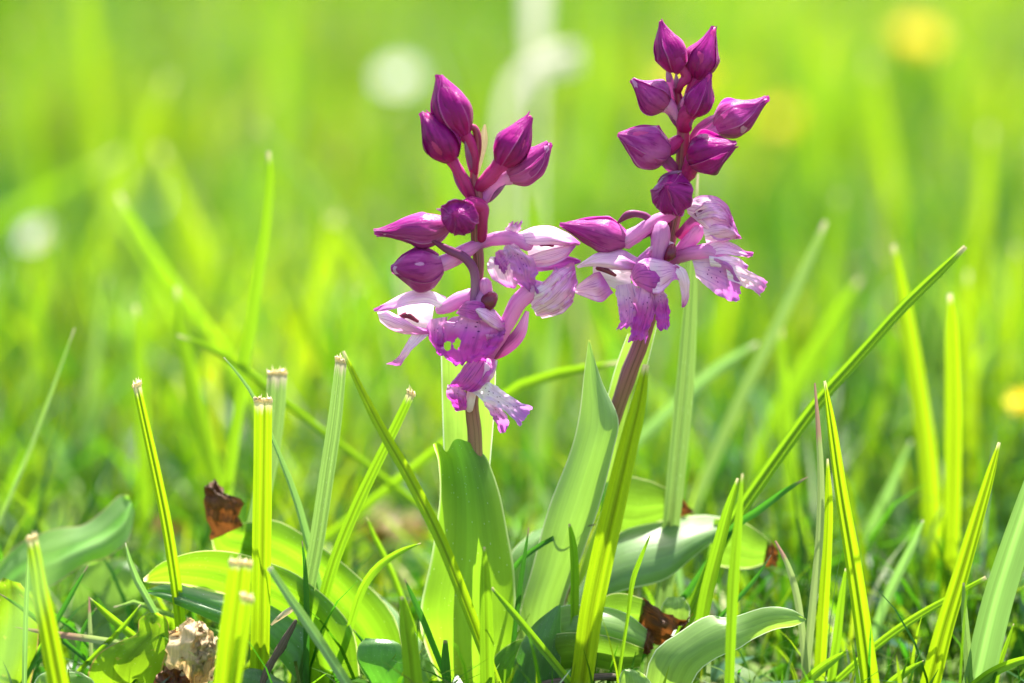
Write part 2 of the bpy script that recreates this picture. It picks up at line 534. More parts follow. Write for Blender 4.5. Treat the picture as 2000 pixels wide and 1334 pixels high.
def grass_mat(name, fac=.6, rough=.42, spec=.22):
    m, t = nodes(name)
    at = N(t, 'ShaderNodeAttribute', attribute_name='tint').outputs['Color']
    uv = N(t, 'ShaderNodeUVMap').outputs[0]
    f = uvnoise(t, uv, 6, 2.5, 3)
    f = math_(t, 'MULTIPLY_ADD', f, .7, .65)
    cb = t.nodes.new('ShaderNodeCombineColor')
    for i in range(3):
        t.links.new(f, cb.inputs[i])
    c = mixc(t, 1, at, cb.outputs[0], 'MULTIPLY')
    d = mixc(t, 1, c, (.5, .58, 1.6), 'MULTIPLY')
    sheet(t, d, c, fac, rough, spec)
    return m
M['grass'] = grass_mat('grass')
M['cover'] = grass_mat('cover', .45, .36, .35)

def soil_mat():
    m, t = nodes('soil')
    tc = t.nodes.new('ShaderNodeTexCoord').outputs['Object']
    def nz(s, d=5):
        n = t.nodes.new('ShaderNodeTexNoise')
        n.inputs['Scale'].default_value = s
        n.inputs['Detail'].default_value = d
        n.inputs['Roughness'].default_value = .65
        t.links.new(tc, n.inputs['Vector'])
        return n.outputs[0]
    a, b, c = nz(90), nz(420), nz(25)
    col = mixc(t, step(t, a, .35, .65), (.05, .03, .016), (.13, .085, .045))
    col = mixc(t, step(t, b, .55, .7), col, (.24, .17, .1))
    col = mixc(t, step(t, c, .36, .5), col, (.09, .16, .02))
    pb = t.nodes.new('ShaderNodeBsdfPrincipled')
    t.links.new(col, pb.inputs['Base Color'])
    pb.inputs['Roughness'].default_value = .9
    bm = t.nodes.new('ShaderNodeBump')
    bm.inputs['Strength'].default_value = .8
    bm.inputs['Distance'].default_value = .004
    t.links.new(math_(t, 'ADD', a, math_(t, 'MULTIPLY', b, .5)), bm.inputs['Height'])
    t.links.new(bm.outputs[0], pb.inputs['Normal'])
    out = t.nodes.new('ShaderNodeOutputMaterial')
    t.links.new(pb.outputs[0], out.inputs[0])
    return m
M['soil'] = soil_mat()

# ------------------------------------------------------------------ ground
mb = MB()
def gz(x, y):
    return 0.004 * noise.noise(Vector((x * 14, y * 14, 0))) + .002 * noise.noise(Vector((x * 60, y * 60, 3))) - .004
xs = list(np.linspace(-.5, .5, 71))
ys = list(np.linspace(-.35, .9, 90))
xs = [-150, -40, -12, -5, -2, -1] + xs + [1, 2, 5, 12, 40, 150]
ys = [-150, -30, -5, -1] + ys + [1.5, 2.5, 4, 7, 12, 30, 80, 200]
mb.grid([[(x, y, gz(x, y)) for x in xs] for y in ys], uvs=[[(x, y) for x in xs] for y in ys])
tag(mk('ground', mb, M['soil'], base=Vector((0, 0, 0))), kind='structure')

# ------------------------------------------------------------------ far and low grass (nobody could count it)
rng = np.random.default_rng(11)
PAL = np.array([(.07, .25, .006), (.13, .33, .006), (.23, .41, .006), (.33, .45, .006), (.42, .47, .01), (.18, .31, .06), (.5, .45, .18)])
BARE = ((-.029, .013), (-.083, .009))
def grass_field(name, zones, mat, label, leafy=False, seed=0):
    r = np.random.default_rng(seed)
    V, F, UVs, Cs = [], [], [], []
    off = 0
    seg = 5
    for (y0, y1, dens, h0, h1, w0, w1, lean, spread, probs) in zones:
        area_w = lambda y: .17 * (y + DIST) * spread / .66 + .02
        yc = r.uniform(y0, y1, int(dens * (y1 - y0) * 2 * area_w(y1)))
        xc = r.uniform(-1, 1, len(yc)) * area_w(y1)
        keep = np.abs(xc) < area_w(yc)
        # tufts: thin out by a clumping wave
        cl = np.sin(xc * 38 + 3 * np.sin(yc * 21)) * np.sin(yc * 33 + 2 * np.sin(xc * 17))
        keep &= r.uniform(-1.3, 1, len(yc)) < cl + (.15 if y0 > .3 else 1.1)
        xc, yc = xc[keep], yc[keep]
        n = len(xc)
        h = r.uniform(h0, h1, n) * (1 + .25 * cl[keep])
        for bx, rx in BARE:            # trampled strips where soil and litter lie open
            q = np.exp(-(((xc - bx * (yc + DIST) / .79) / rx) ** 2 + ((yc - .10) / .055) ** 2) * 1.2)
            h = h * (1 - .8 * q)
        wd = r.uniform(w0, w1, n) * .5
        az = r.uniform(0, 2 * np.pi, n)
        ln = np.abs(r.normal(0, lean, n)) + .08
        face = az + np.pi / 2 + r.normal(0, .5, n)
        t = np.linspace(0, 1, seg)[None, :]
        bend = ln[:, None] * h[:, None] * (t ** 1.9)
        cx = xc[:, None] + np.cos(az)[:, None] * bend
        cy = yc[:, None] + np.sin(az)[:, None] * bend
        cz = h[:, None] * (t - .28 * np.clip(ln[:, None], 0, 1.6) * t ** 2.4) - .004
        if leafy:
            prof = np.array([.12, .75, 1.0, .8, .1])[None, :]
        else:
            prof = np.array([.8, 1.0, .9, .62, .04])[None, :]
        sx = np.cos(face)[:, None] * wd[:, None] * prof
        sy = np.sin(face)[:, None] * wd[:, None] * prof
        L = np.stack([cx - sx, cy - sy, cz], -1)
        R_ = np.stack([cx + sx, cy + sy, cz], -1)
        vv = np.stack([L, R_], 2).reshape(-1, 3)
        b = np.arange(n)[:, None] * (2 * seg) + off
        k = np.arange(seg - 1)[None, :] * 2
        q = np.stack([b + k, b + k + 1, b + k + 3, b + k + 2], -1).reshape(-1, 4)
        uvv = np.stack([np.tile([0, 1], n * seg), np.repeat(np.tile(np.linspace(0, 1, seg), n), 2)], -1)
        uvv[:, 0] += np.repeat(r.uniform(0, 40, n), 2 * seg)
        ci = r.choice(len(PAL), n, p=probs)
        # neighbours share a tone: patches of greener and yellower turf
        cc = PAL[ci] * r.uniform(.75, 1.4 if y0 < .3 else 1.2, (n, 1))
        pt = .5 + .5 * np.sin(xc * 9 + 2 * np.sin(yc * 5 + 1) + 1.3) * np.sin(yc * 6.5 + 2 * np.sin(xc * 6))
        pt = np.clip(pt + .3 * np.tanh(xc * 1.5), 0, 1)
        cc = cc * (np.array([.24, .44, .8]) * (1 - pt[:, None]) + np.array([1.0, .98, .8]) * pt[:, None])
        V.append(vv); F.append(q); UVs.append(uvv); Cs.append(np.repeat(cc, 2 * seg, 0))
        off += len(vv)
    V, F, UVs, Cs = map(np.concatenate, (V, F, UVs, Cs))
    me = bpy.data.meshes.new(name)
    me.vertices.add(len(V)); me.vertices.foreach_set('co', V.astype(np.float32).ravel())
    me.loops.add(F.size); me.loops.foreach_set('vertex_index', F.astype(np.int32).ravel())
    me.polygons.add(len(F))
    me.polygons.foreach_set('loop_start', np.arange(0, F.size, 4, dtype=np.int32))
    me.polygons.foreach_set('loop_total', np.full(len(F), 4, dtype=np.int32))
    me.update(calc_edges=True)
    me.uv_layers.new(name='UVMap').data.foreach_set('uv', UVs[F.ravel()].astype(np.float32).ravel())
    ca = me.color_attributes.new('tint', 'FLOAT_COLOR', 'POINT')
    ca.data.foreach_set('color', np.concatenate([Cs, np.ones((len(Cs), 1))], 1).astype(np.float32).ravel())
    me.shade_smooth()
    me.materials.append(mat)
    o = bpy.data.objects.new(name, me)
    C.objects.link(o)
    tag(o, label, 'grass', kind='stuff')
    return o

pn = [.12, .2, .26, .24, .08, .06, .04]
pf = [.12, .2, .26, .22, .12, .05, .03]
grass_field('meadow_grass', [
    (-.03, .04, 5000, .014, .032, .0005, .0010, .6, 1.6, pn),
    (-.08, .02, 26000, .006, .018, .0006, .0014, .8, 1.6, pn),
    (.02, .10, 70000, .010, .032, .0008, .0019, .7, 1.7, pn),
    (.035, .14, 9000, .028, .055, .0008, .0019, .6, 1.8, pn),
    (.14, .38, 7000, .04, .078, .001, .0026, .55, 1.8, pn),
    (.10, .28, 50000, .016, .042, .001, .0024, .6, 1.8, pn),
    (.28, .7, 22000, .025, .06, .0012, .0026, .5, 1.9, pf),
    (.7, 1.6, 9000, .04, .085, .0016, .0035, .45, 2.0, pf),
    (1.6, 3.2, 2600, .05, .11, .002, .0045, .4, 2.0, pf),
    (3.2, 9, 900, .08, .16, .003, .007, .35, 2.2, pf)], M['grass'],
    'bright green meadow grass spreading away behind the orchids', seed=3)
pc = [.2, .3, .25, .12, .0, .13, 0]
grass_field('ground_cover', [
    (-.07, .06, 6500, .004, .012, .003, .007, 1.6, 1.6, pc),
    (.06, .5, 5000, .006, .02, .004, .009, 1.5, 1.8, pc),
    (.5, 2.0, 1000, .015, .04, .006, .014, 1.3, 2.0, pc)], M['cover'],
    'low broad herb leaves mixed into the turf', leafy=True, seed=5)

# ------------------------------------------------------------------ orchids
def bud(orchid, axis, R, stalk, srad, mat='bud', omat='ovary', seed=0, open_=0.1, roll=0.0, peak=.42, name='bud', beak=.16, pw=1.2):
    """swollen body with its stalk-like ovary; three overlapping sepals as sub-parts"""
    rnd = random.Random(seed)
    n = 16
    A = [P(*r) for r in spline(axis, n)]
    fr = frames(A)
    def prof(t):
        if t < peak:
            s = t / peak
            return .42 + .58 * math.sin(s * math.pi / 2) ** .9
        s = (t - peak) / (1 - peak)
        return beak + (1 - beak) * (max(0, math.cos(s * math.pi / 2)) ** pw if s < 1 else 0)
    mb = MB()
    tube(mb, stalk, [q + 2 * k / (len(srad) - 1) for k, q in enumerate(srad)], ns=10, wob=.12, seed=seed)
    body = []
    ns = 14
    for j in range(n):
        t = j / (n - 1)
        T, a, b = fr[j]
        body.append([A[j] + (a * math.cos(2 * math.pi * i / ns) + b * math.sin(2 * math.pi * i / ns)) * R * S * prof(t) * .93 * (1 if t < .97 else .4) for i in range(ns)])
    o = mb.grid(body, closed=True)
    mb.cap([o + i for i in range(ns)][::-1])
    mb.cap([o + (n - 1) * ns + i for i in range(ns)])
    ob = mk(name, mb, M[omat], orchid)
    if seed not in (2, 7, 6, 18):
        x0, y0, d0 = stalk[0]
        x1, y1, d1 = stalk[-1]
        sg = 1 if x1 > x0 else -1
        off = 6 + 5 * rnd.random()
        mbr = MB()
        blade(mbr, [(x0 + (x1 - x0) * .95, y0 + (y1 - y0) * .95 + off * .9, d1 - 8), (x0 + (x1 - x0) * .6, y0 + (y1 - y0) * .6 + off * 1.2, d1 * .6 + d0 * .4 - 9), (x0 + (x1 - x0) * .25, y0 + (y1 - y0) * .25 + off, d0 * .7 + d1 * .3 - 6), (x0, y0 + off * .6, d0)], [1, 5.5, 7, 5], fold=-.5, n=12, ground=False)
        mk('bract', mbr, M['bract'], orchid)
    for k in range(3):
        th0 = roll + k * 2 * math.pi / 3 + rnd.uniform(-.2, .2)
        half = (1.75, 1.3, 1.1)[k] + rnd.uniform(-.12, .12)
        jx, jy = rnd.uniform(-1, 1), rnd.uniform(-1, 1)
        nu, nv = 11, 18
        g = []
        lift = 1.0 + .035 * k
        tiplen = .98 + .07 * rnd.random()
        for j in range(nv):
            t = j / (nv - 1) * tiplen
            tt = min(t, 1.0)
            x = tt * (n - 1)
            i0 = min(int(x), n - 2)
            f = x - i0
            c = A[i0].lerp(A[i0 + 1], f)
            T, a, b = fr[i0]
            if t > 1:
                c = c + T * (t - 1) * (A[-1] - A[0]).length
            row = []
            taper = 1 - .45 * max(0, t - .75) / .3
            for i in range(nu):
                s = -1 + 2 * i / (nu - 1)
                th = th0 + s * half * taper
                r = R * prof(tt) * lift
                r *= 1 + .05 * abs(s) ** 4 + open_ * max(0, t - .72) * 2.2   # free edges, beak
                r *= 1 + .16 * noise.noise(Vector((th * 1.6, t * 3.2, seed + k * 5))) + .1 * (abs(noise.noise(Vector((th * 3.1, t * 2.2, seed + k * 3)))) - .25)
                r *= 1 - .03 * math.cos(s * 9)
                r *= 1 + .07 * (.5 - abs((s * 1.3 + .35 * math.sin(t * 4 + seed) + k) % 1 - .5)) * math.sin(min(1, t) * math.pi)
                q = c + (a * math.cos(th) + b * math.sin(th)) * r * S
                q += (a * jx + b * jy) * R * S * .55 * max(0, t - .8)         # the tips part a little
                row.append(q)
            g.append(row)
        m2 = MB()
        m2.grid(g)
        mk('sepal', m2, M[mat], ob)
    return ob

def petal(flower, name, mat, rows, **kw):
    m2 = MB()
    kw['ruffle'] = kw.get('ruffle', 0) * 1.35
    kw.setdefault('nu', 13)
    kw.setdefault('nv', 22)
    kw.setdefault('curl', (5, -6, 8)[kw.get('seed', 0) % 3])
    patch(m2, rows, **kw)
    return mk(name, m2, M[mat], flower)

def stalk(parent, name, mat, pts, rads, **kw):
    m2 = MB()
    tube(m2, pts, rads, **kw)
    return mk(name, m2, M[mat], parent)

def strap(parent, name, mat, pts, hw, **kw):
    m2 = MB()
    blade(m2, pts, hw, ground=False, **kw)
    return mk(name, m2, M[mat], parent)

# ---- the orchid between the cut blades (left in the photograph)
A_ = root('orchid_plant', P(922, 1345, 5), 'purple orchid with fewer buds, rising from a bitten upright leaf beside mown grass stubs', 'orchid', 'early purple orchids')
mb = MB()
tube(mb, [(918, 1350, 5), (922, 1200, 8), (928, 1000, 8), (928, 861, 5), (921, 785, 3), (925, 690, 4), (927, 600, 4), (935, 520, 3), (930, 455, 2), (934, 385, 0), (925, 345, 0), (933, 285, -2), (929, 254, -6), (917, 246, -10)],
     [22, 19, 17, 15, 14, 13, 11, 11, 11, 10, 8, 8, 7, 6], ns=14, n=60, wob=.1)
mk('stem', mb, M['stem'], A_)
Abuds = [
 # axis, R, stalk, stalk radii, mat, seed, roll
 ([(907, 262, -12), (890, 225, -16), (873, 190, -14), (861, 148, -8)], 36, [(926, 340, 0), (926, 300, -4), (918, 278, -8), (906, 262, -12)], [8, 9, 10, 12], 'bud', 1, .4),
 ([(882, 312, -14), (866, 282, -20), (850, 255, -20), (829, 220, -14)], 35, [(925, 390, 0), (908, 358, -8), (893, 330, -12), (880, 310, -14)], [10, 11, 10, 11], 'bud', 2, 2.0),
 ([(978, 322, -10), (996, 290, -14), (1014, 262, -12), (1037, 226, -4)], 33, [(932, 368, 0), (950, 352, -4), (968, 332, -8), (980, 318, -10)], [12, 14, 14, 16], 'bud', 3, 1.0),
 ([(990, 345, 22), (1022, 328, 22), (1046, 310, 20), (1073, 281, 16)], 32, [(944, 392, 6), (955, 370, 14), (975, 352, 20), (995, 343, 22)], [12, 13, 14, 16], 'bud_light', 4, 2.6),
 ([(875, 438, 0), (835, 448, -6), (795, 448, -8), (737, 456, -10)], 33, [(928, 432, 4), (905, 436, 3), (880, 438, 0)], [11, 13, 15], 'bud_light', 5, .6),
 ([(908, 405, -22), (900, 418, -48), (896, 424, -66), (890, 418, -86)], 35, [(940, 468, 0), (942, 432, -4), (940, 404, -10), (922, 399, -18), (905, 408, -28)], [11, 11, 13, 14, 14], 'bud', 6, .9),
 ([(862, 516, -18), (830, 524, -24), (802, 524, -26), (765, 526, -22)], 40, [(940, 474, 4), (915, 487, -4), (885, 505, -12), (858, 518, -18)], [11, 14, 14, 14], 'bud_light', 7, 1.5),
]
for ax, R, stk, sr, mt, sd, ro in Abuds:
    bud(A_, ax, R, stk, sr, mt, 'ovary_pink' if sd in (4, 5, 7) else 'ovary', sd, roll=ro, peak=.4 if sd != 6 else .5, pw=1.35 if sd in (3, 5) else 1.0)
strap(A_, 'bract', 'straw', [(947, 243, 2), (944, 275, 2), (936, 310, 2), (930, 345, 2)], [2, 9, 8, 4], fold=.5, n=12)
strap(A_, 'bract', 'bract', [(884, 303, -22), (896, 338, -20), (911, 366, -14), (927, 395, -6)], [2, 12, 15, 8], fold=-.6, n=14, nu=9)
stalk(A_, 'bract', 'bract', [(841, 468, -30), (872, 486, -32), (907, 503, -30), (927, 534, -20), (926, 592, -12)], [2, 8, 9, 10, 9], flat=.5, n=22)
strap(A_, 'bract', 'bract', [(852, 408, 2), (868, 412, 4), (884, 420, 6)], [1, 5, 6], n=8)
strap(A_, 'bract', 'bract', [(1030, 608, -6), (1014, 652, -6), (985, 682, -4), (957, 702, 0)], [4, 13, 13, 5], fold=-.5, n=16, nu=9)

def flower(orchid, pts, rads, mat='ovary_pink'):
    m2 = MB()
    tube(m2, pts, rads, ns=12, wob=.15, seed=len(bpy.data.objects))
    return mk('flower', m2, M[mat], orchid)

# hooded flower on the side of the neighbouring orchid
f = flower(A_, [(936, 478, 2), (960, 468, 5), (990, 465, 4), (1014, 470, 0), (1034, 480, -4)], [10, 13, 14, 13, 11])
petal(f, 'hood', 'hood', [(1012, 455, 10, 1018, 472, -5, 4), (1040, 443, 15, 1042, 480, -22, 12), (1075, 441, 15, 1078, 478, -32, 14), (1106, 454, 10, 1106, 480, -25, 9), (1134, 474, -5, 1132, 479, -8, 0)], ruffle=6, seed=1)
petal(f, 'throat', 'throat', [(1028, 478, -3, 1034, 512, -3, -8), (1062, 466, 10, 1068, 510, 6, -12), (1098, 470, 8, 1106, 502, 2, -6)], ruffle=3)
stalk(f, 'column', 'column', [(1056, 479, -4), (1068, 475, -10), (1080, 479, -12)], [3, 6, 4])
petal(f, 'sepal', 'hood', [(1034, 500, -5, 1030, 520, 0, 3), (1068, 488, -18, 1064, 522, -10, 8), (1104, 480, -14, 1102, 508, -10, 6), (1124, 474, -10, 1124, 482, -8, 0)], ruffle=5, seed=2)
petal(f, 'sepal', 'mauve_petal', [(1036, 512, 4, 1032, 530, 8, 3), (1072, 505, 2, 1068, 530, 6, 5), (1108, 500, 0, 1104, 522, 3, 4), (1135, 509, -2, 1133, 514, -2, 0)], ruffle=6, seed=3)
petal(f, 'lip', 'lip_lavender', [(984, 478, -15, 1004, 478, -18, 3), (986, 498, -28, 1032, 496, -30, 6), (998, 524, -34, 1048, 522, -36, 9), (1006, 548, -28, 1048, 542, -30, 6), (1030, 572, -24, 1054, 573, -20, 2)], nu=13, nv=22, ruffle=20, freq=4.5, teeth=7, seed=4)
petal(f, 'side_lobe', 'lip_lavender', [(992, 486, -18, 1004, 500, -22, 3), (972, 492, -10, 992, 522, -24, 6), (960, 505, -6, 985, 535, -18, 4)], nu=11, ruffle=14, freq=4, teeth=6, seed=5)
petal(f, 'sepal', 'pale_petal', [(988, 500, 0, 958, 502, 10, 5), (1008, 530, -8, 952, 520, 8, 12), (1012, 552, -6, 962, 545, 4, 10), (1006, 564, -4, 985, 560, 0, 2)], ruffle=8, seed=6)
petal(f, 'petal', 'pale_petal', [(980, 460, 10, 998, 466, 5, 2), (990, 442, 8, 1014, 452, 3, 3), (1000, 434, 5, 1020, 434, 5, 0)], ruffle=10, teeth=9, seed=7)

# folded flower seen from behind, on a long lilac stalk
f = flower(A_, [(955, 700, 2), (968, 672, 0), (988, 635, -6), (1012, 592, -12), (1040, 566, -15), (1058, 560, -15)], [9, 13, 15, 17, 18, 12])
petal(f, 'hood', 'hood', [(1034, 588, -16, 1048, 618, -10, 8), (1060, 553, -28, 1082, 614, -20, 16), (1086, 529, -28, 1114, 592, -20, 16), (1110, 515, -15, 1127, 562, -13, 9), (1122, 513, -5, 1126, 538, -8, 2)], ruffle=10, freq=4, seed=8)
petal(f, 'petal', 'hood', [(1040, 598, -28, 1050, 618, -22, 5), (1068, 574, -40, 1086, 607, -34, 10), (1095, 543, -38, 1116, 584, -32, 9), (1121, 521, -20, 1128, 552, -18, 2)], ruffle=9, freq=4, seed=9)
petal(f, 'sepal', 'pale_petal', [(1034, 562, -20, 1046, 592, -24, 5), (1064, 548, -28, 1076, 574, -40, 8), (1080, 530, -22, 1098, 541, -34, 6), (1082, 520, -15, 1090, 524, -18, 0)], ruffle=8, seed=10)
petal(f, 'sepal', 'pale_petal', [(1036, 600, -20, 1060, 622, -12, 6), (1062, 592, -34, 1098, 612, -22, 8), (1090, 572, -34, 1122, 588, -20, 5)], ruffle=8, seed=11)

# gaping flower with a maroon throat, opposite
f = flower(A_, [(946, 598, 6), (930, 578, 2), (902, 583, -6), (874, 598, -14), (856, 606, -15)], [12, 14, 15, 14, 9])
stalk(f, 'spur', 'ovary_pink', [(943, 600, 4), (949, 575, -4), (947, 552, -8)], [9, 13, 13])
petal(f, 'hood', 'pale_petal', [(872, 580, -10, 864, 606, -20, 5), (836, 566, -5, 838, 594, -32, 12), (800, 569, 0, 803, 595, -34, 12), (764, 585, -5, 768, 604, -27, 8), (729, 604, -15, 732, 609, -16, 0)], ruffle=6, seed=12)
petal(f, 'throat', 'throat', [(776, 600, 2, 778, 640, 2, -10), (810, 588, 8, 812, 648, 8, -16), (848, 596, 2, 840, 654, -4, -8)], ruffle=3)
stalk(f, 'column', 'column', [(782, 620, -8), (796, 616, -13), (816, 628, -8)], [5, 6, 3])
petal(f, 'sepal', 'hood', [(737, 610, -12, 742, 628, -12, 2), (758, 606, -22, 762, 644, -18, 9), (784, 620, -30, 786, 652, -20, 9), (810, 636, -30, 812, 654, -20, 6), (838, 642, -20, 838, 655, -18, 2)], ruffle=6, seed=13)
petal(f, 'sepal', 'pale_petal', [(804, 650, -12, 840, 650, -16, 3), (795, 668, -18, 826, 665, -22, 6), (783, 687, -20, 803, 686, -22, 5), (772, 702, -16, 790, 702, -18, 3), (753, 711, -10, 783, 715, -12, 0)], ruffle=7, teeth=3, seed=14)

# front flower with the broad torn purple lip
f = flower(A_, [(934, 560, 4), (940, 580, -10), (938, 600, -24), (930, 618, -30)], [9, 11, 12, 9])
hole = lambda u, v: (u - .14) ** 2 / .0042 + (v - .6) ** 2 / .010 < 1 or (u - .29) ** 2 / .0028 + (v - .56) ** 2 / .011 < 1
petal(f, 'lip', 'lip', [(888, 616, -32, 952, 616, -34, 4), (866, 636, -44, 982, 640, -40, 14), (856, 664, -46, 980, 668, -40, 16), (860, 690, -40, 964, 690, -36, 10), (884, 712, -34, 938, 708, -32, 4)], nu=43, nv=46, ruffle=16, freq=4.5, teeth=9, seed=15, mask=hole)
petal(f, 'side_lobe', 'lip', [(838, 624, -20, 876, 618, -38, 5), (834, 650, -22, 870, 650, -48, 10), (846, 676, -26, 864, 682, -44, 7), (856, 694, -30, 866, 696, -38, 2)], nu=11, ruffle=12, freq=4, seed=16)
petal(f, 'side_lobe', 'lip', [(946, 648, -44, 986, 630, -22, 7), (952, 674, -46, 986, 655, -26, 9), (944, 696, -40, 966, 686, -30, 4)], nu=11, ruffle=10, freq=4, seed=17)
petal(f, 'hood', 'mauve_petal', [(890, 612, -28, 902, 594, -24, 4), (908, 620, -50, 916, 587, -34, 9), (928, 626, -52, 936, 588, -32, 8), (946, 624, -48, 948, 594, -30, 3)], ruffle=6, seed=18)
petal(f, 'petal', 'hood', [(924, 590, -32, 932, 615, -54, 5), (948, 594, -30, 952, 634, -60, 11), (970, 610, -24, 972, 646, -50, 9), (987, 628, -20, 986, 650, -34, 3)], ruffle=7, seed=19)
stalk(f, 'spur', 'column', [(945, 606, -22), (954, 590, -26), (963, 578, -22)], [10, 16, 12])

# lowest flower with a white, spotted lip
f = flower(A_, [(928, 705, 6), (932, 715, -10), (930, 730, -22)], [9, 11, 9])
petal(f, 'hood', 'mauve_petal', [(922, 696, -22, 970, 702, -18, 7), (904, 718, -34, 962, 728, -42, 13), (889, 738, -38, 944, 753, -48, 11), (876, 753, -34, 925, 768, -42, 5)], nu=13, ruffle=10, freq=4, seed=20)
petal(f, 'petal', 'pale_petal', [(944, 699, -26, 972, 704, -16, 4), (946, 722, -52, 966, 730, -30, 7), (936, 750, -50, 952, 752, -38, 3)], ruffle=6, seed=21)
petal(f, 'side_lobe', 'lip', [(873, 750, -30, 908, 758, -42, 5), (872, 770, -34, 912, 776, -46, 7), (884, 790, -32, 914, 790, -38, 6), (891, 804, -28, 912, 800, -30, 1)], nu=11, ruffle=10, freq=4, seed=22)
petal(f, 'lip', 'lip_white', [(922, 768, -38, 946, 738, -38, 2), (942, 782, -48, 966, 750, -48, 7), (964, 792, -56, 988, 768, -52, 8), (994, 810, -54, 1012, 782, -52, 6), (1016, 834, -46, 1040, 796, -44, 2)], nu=15, nv=26, ruffle=12, freq=4.5, teeth=6, seed=23)
petal(f, 'lip_lobe', 'lip_lavender', [(942, 782, -38, 970, 786, -48, 4), (954, 802, -42, 986, 808, -48, 6), (964, 820, -38, 994, 822, -44, 5), (978, 846, -32, 988, 844, -32, 0)], nu=11, ruffle=10, freq=4, teeth=4, seed=24)
stalk(f, 'spur', 'throat', [(922, 764, -34), (919, 782, -28), (917, 800, -20)], [9, 9, 7])

def leaf(parent, mat, rows, label=None, tipmat=None, tiprows=None, nu=13, nv=24, ruffle=3, seed=0, tipcrumple=10, name='leaf', tipmask=None, under=False, **kw):
    if under:       # the leaf arches over: its upper margin leans towards the viewer and the underside shows
        sw = lambda q: (q[0], q[1], q[5], q[3], q[4], q[2]) + tuple(q[6:])
        rows = [sw(q) for q in rows]
        tiprows = [sw(q) for q in tiprows] if tiprows else None
    m2 = MB()
    patch(m2, rows, nu=nu, nv=nv, ruffle=ruffle, freq=2.2, seed=seed, **kw)
    o = mk(name, m2, M[mat], parent)
    if tiprows:
        m3 = MB()
        patch(m3, tiprows, nu=13, nv=15, crumple=tipcrumple, ruffle=8, freq=4, seed=seed + 50, mask=tipmask, teeth=7)
        mk('withered_tip', m3, M[tipmat or 'withered'], o)
    return o

leaf(A_, 'leaf_sheath', [(872, 1360, 10, 962, 1360, 10, 45), (828, 1254, 12, 1004, 1254, 12, 62), (821, 1186, 12, 1007, 1180, 12, 66), (843, 1082, 12, 1002, 1100, 12, 62), (858, 978, 10, 979, 978, 10, 52), (856, 905, 10, 956, 905, 10, 42), (846, 869, 0, 936, 876, 8, 26, -16)], nu=29, nv=44, seed=1, ruffle=6, teeth=2, keel=5, notch=24)
leaf(A_, 'leaf_pale', [(868, 930, 20, 955, 930, 15, -15), (864, 800, 20, 966, 800, 15, -20), (861, 690, 20, 969, 695, 15, -20)], seed=2)
leaf(A_, 'leaf_bright', [(800, 1330, 40, 735, 1350, 10, 0), (772, 1208, 70, 690, 1290, 20, 15), (700, 1126, 105, 615, 1190, 45, 20), (622, 1064, 140, 530, 1112, 70, 20), (545, 1018, 155, 470, 1100, 105, 14), (490, 1020, 150, 424, 1082, 128, 10), (470, 1022, 142, 412, 1050, 130, 8)], seed=3, under=True, keel=6,
     tiprows=[(474, 1028, 140, 412, 1056, 128, 9), (469, 1012, 136, 407, 1020, 128, 16), (474, 984, 136, 402, 986, 128, 18), (442, 964, 138, 400, 957, 134, 12), (424, 939, 148, 410, 942, 146, 2)], tipcrumple=16)
leaf(A_, 'leaf_bright_tip', [(703, 1320, 0, 600, 1360, -30, 10), (693, 1241, 15, 572, 1258, -35, 20), (658, 1186, 28, 536, 1192, -25, 22), (590, 1128, 40, 480, 1170, -12, 20), (532, 1101, 45, 430, 1158, 0, 16), (458, 1079, 50, 380, 1146, 10, 13), (386, 1077, 45, 335, 1139, 10, 10), (318, 1098, 35, 300, 1138, 15, 5), (280, 1130, 25, 281, 1137, 20, 0)], seed=4, under=True, keel=6, nv=34)
leaf(A_, 'leaf_dark', [(600, 1230, -15, 580, 1330, -50, 10), (520, 1178, -12, 510, 1250, -45, 14), (427, 1159, -10, 427, 1218, -40, 14), (332, 1142, 0, 335, 1177, -20, 9), (287, 1152, 0, 289, 1159, -5, 0)], seed=5, keel=6)
leaf(A_, 'leaf_gloss', [(860, 1300, 60, 830, 1340, 40, 5), (770, 1190, 110, 740, 1230, 70, 8), (700, 1130, 140, 690, 1140, 120, 2)], seed=6)
leaf(A_, 'leaf_dark', [(745, 1365, -40, 805, 1365, -45, 5), (702, 1302, -48, 792, 1302, -42, 14), (699, 1264, -42, 786, 1264, -38, 14), (714, 1246, -36, 768, 1251, -36, 4)], seed=7)

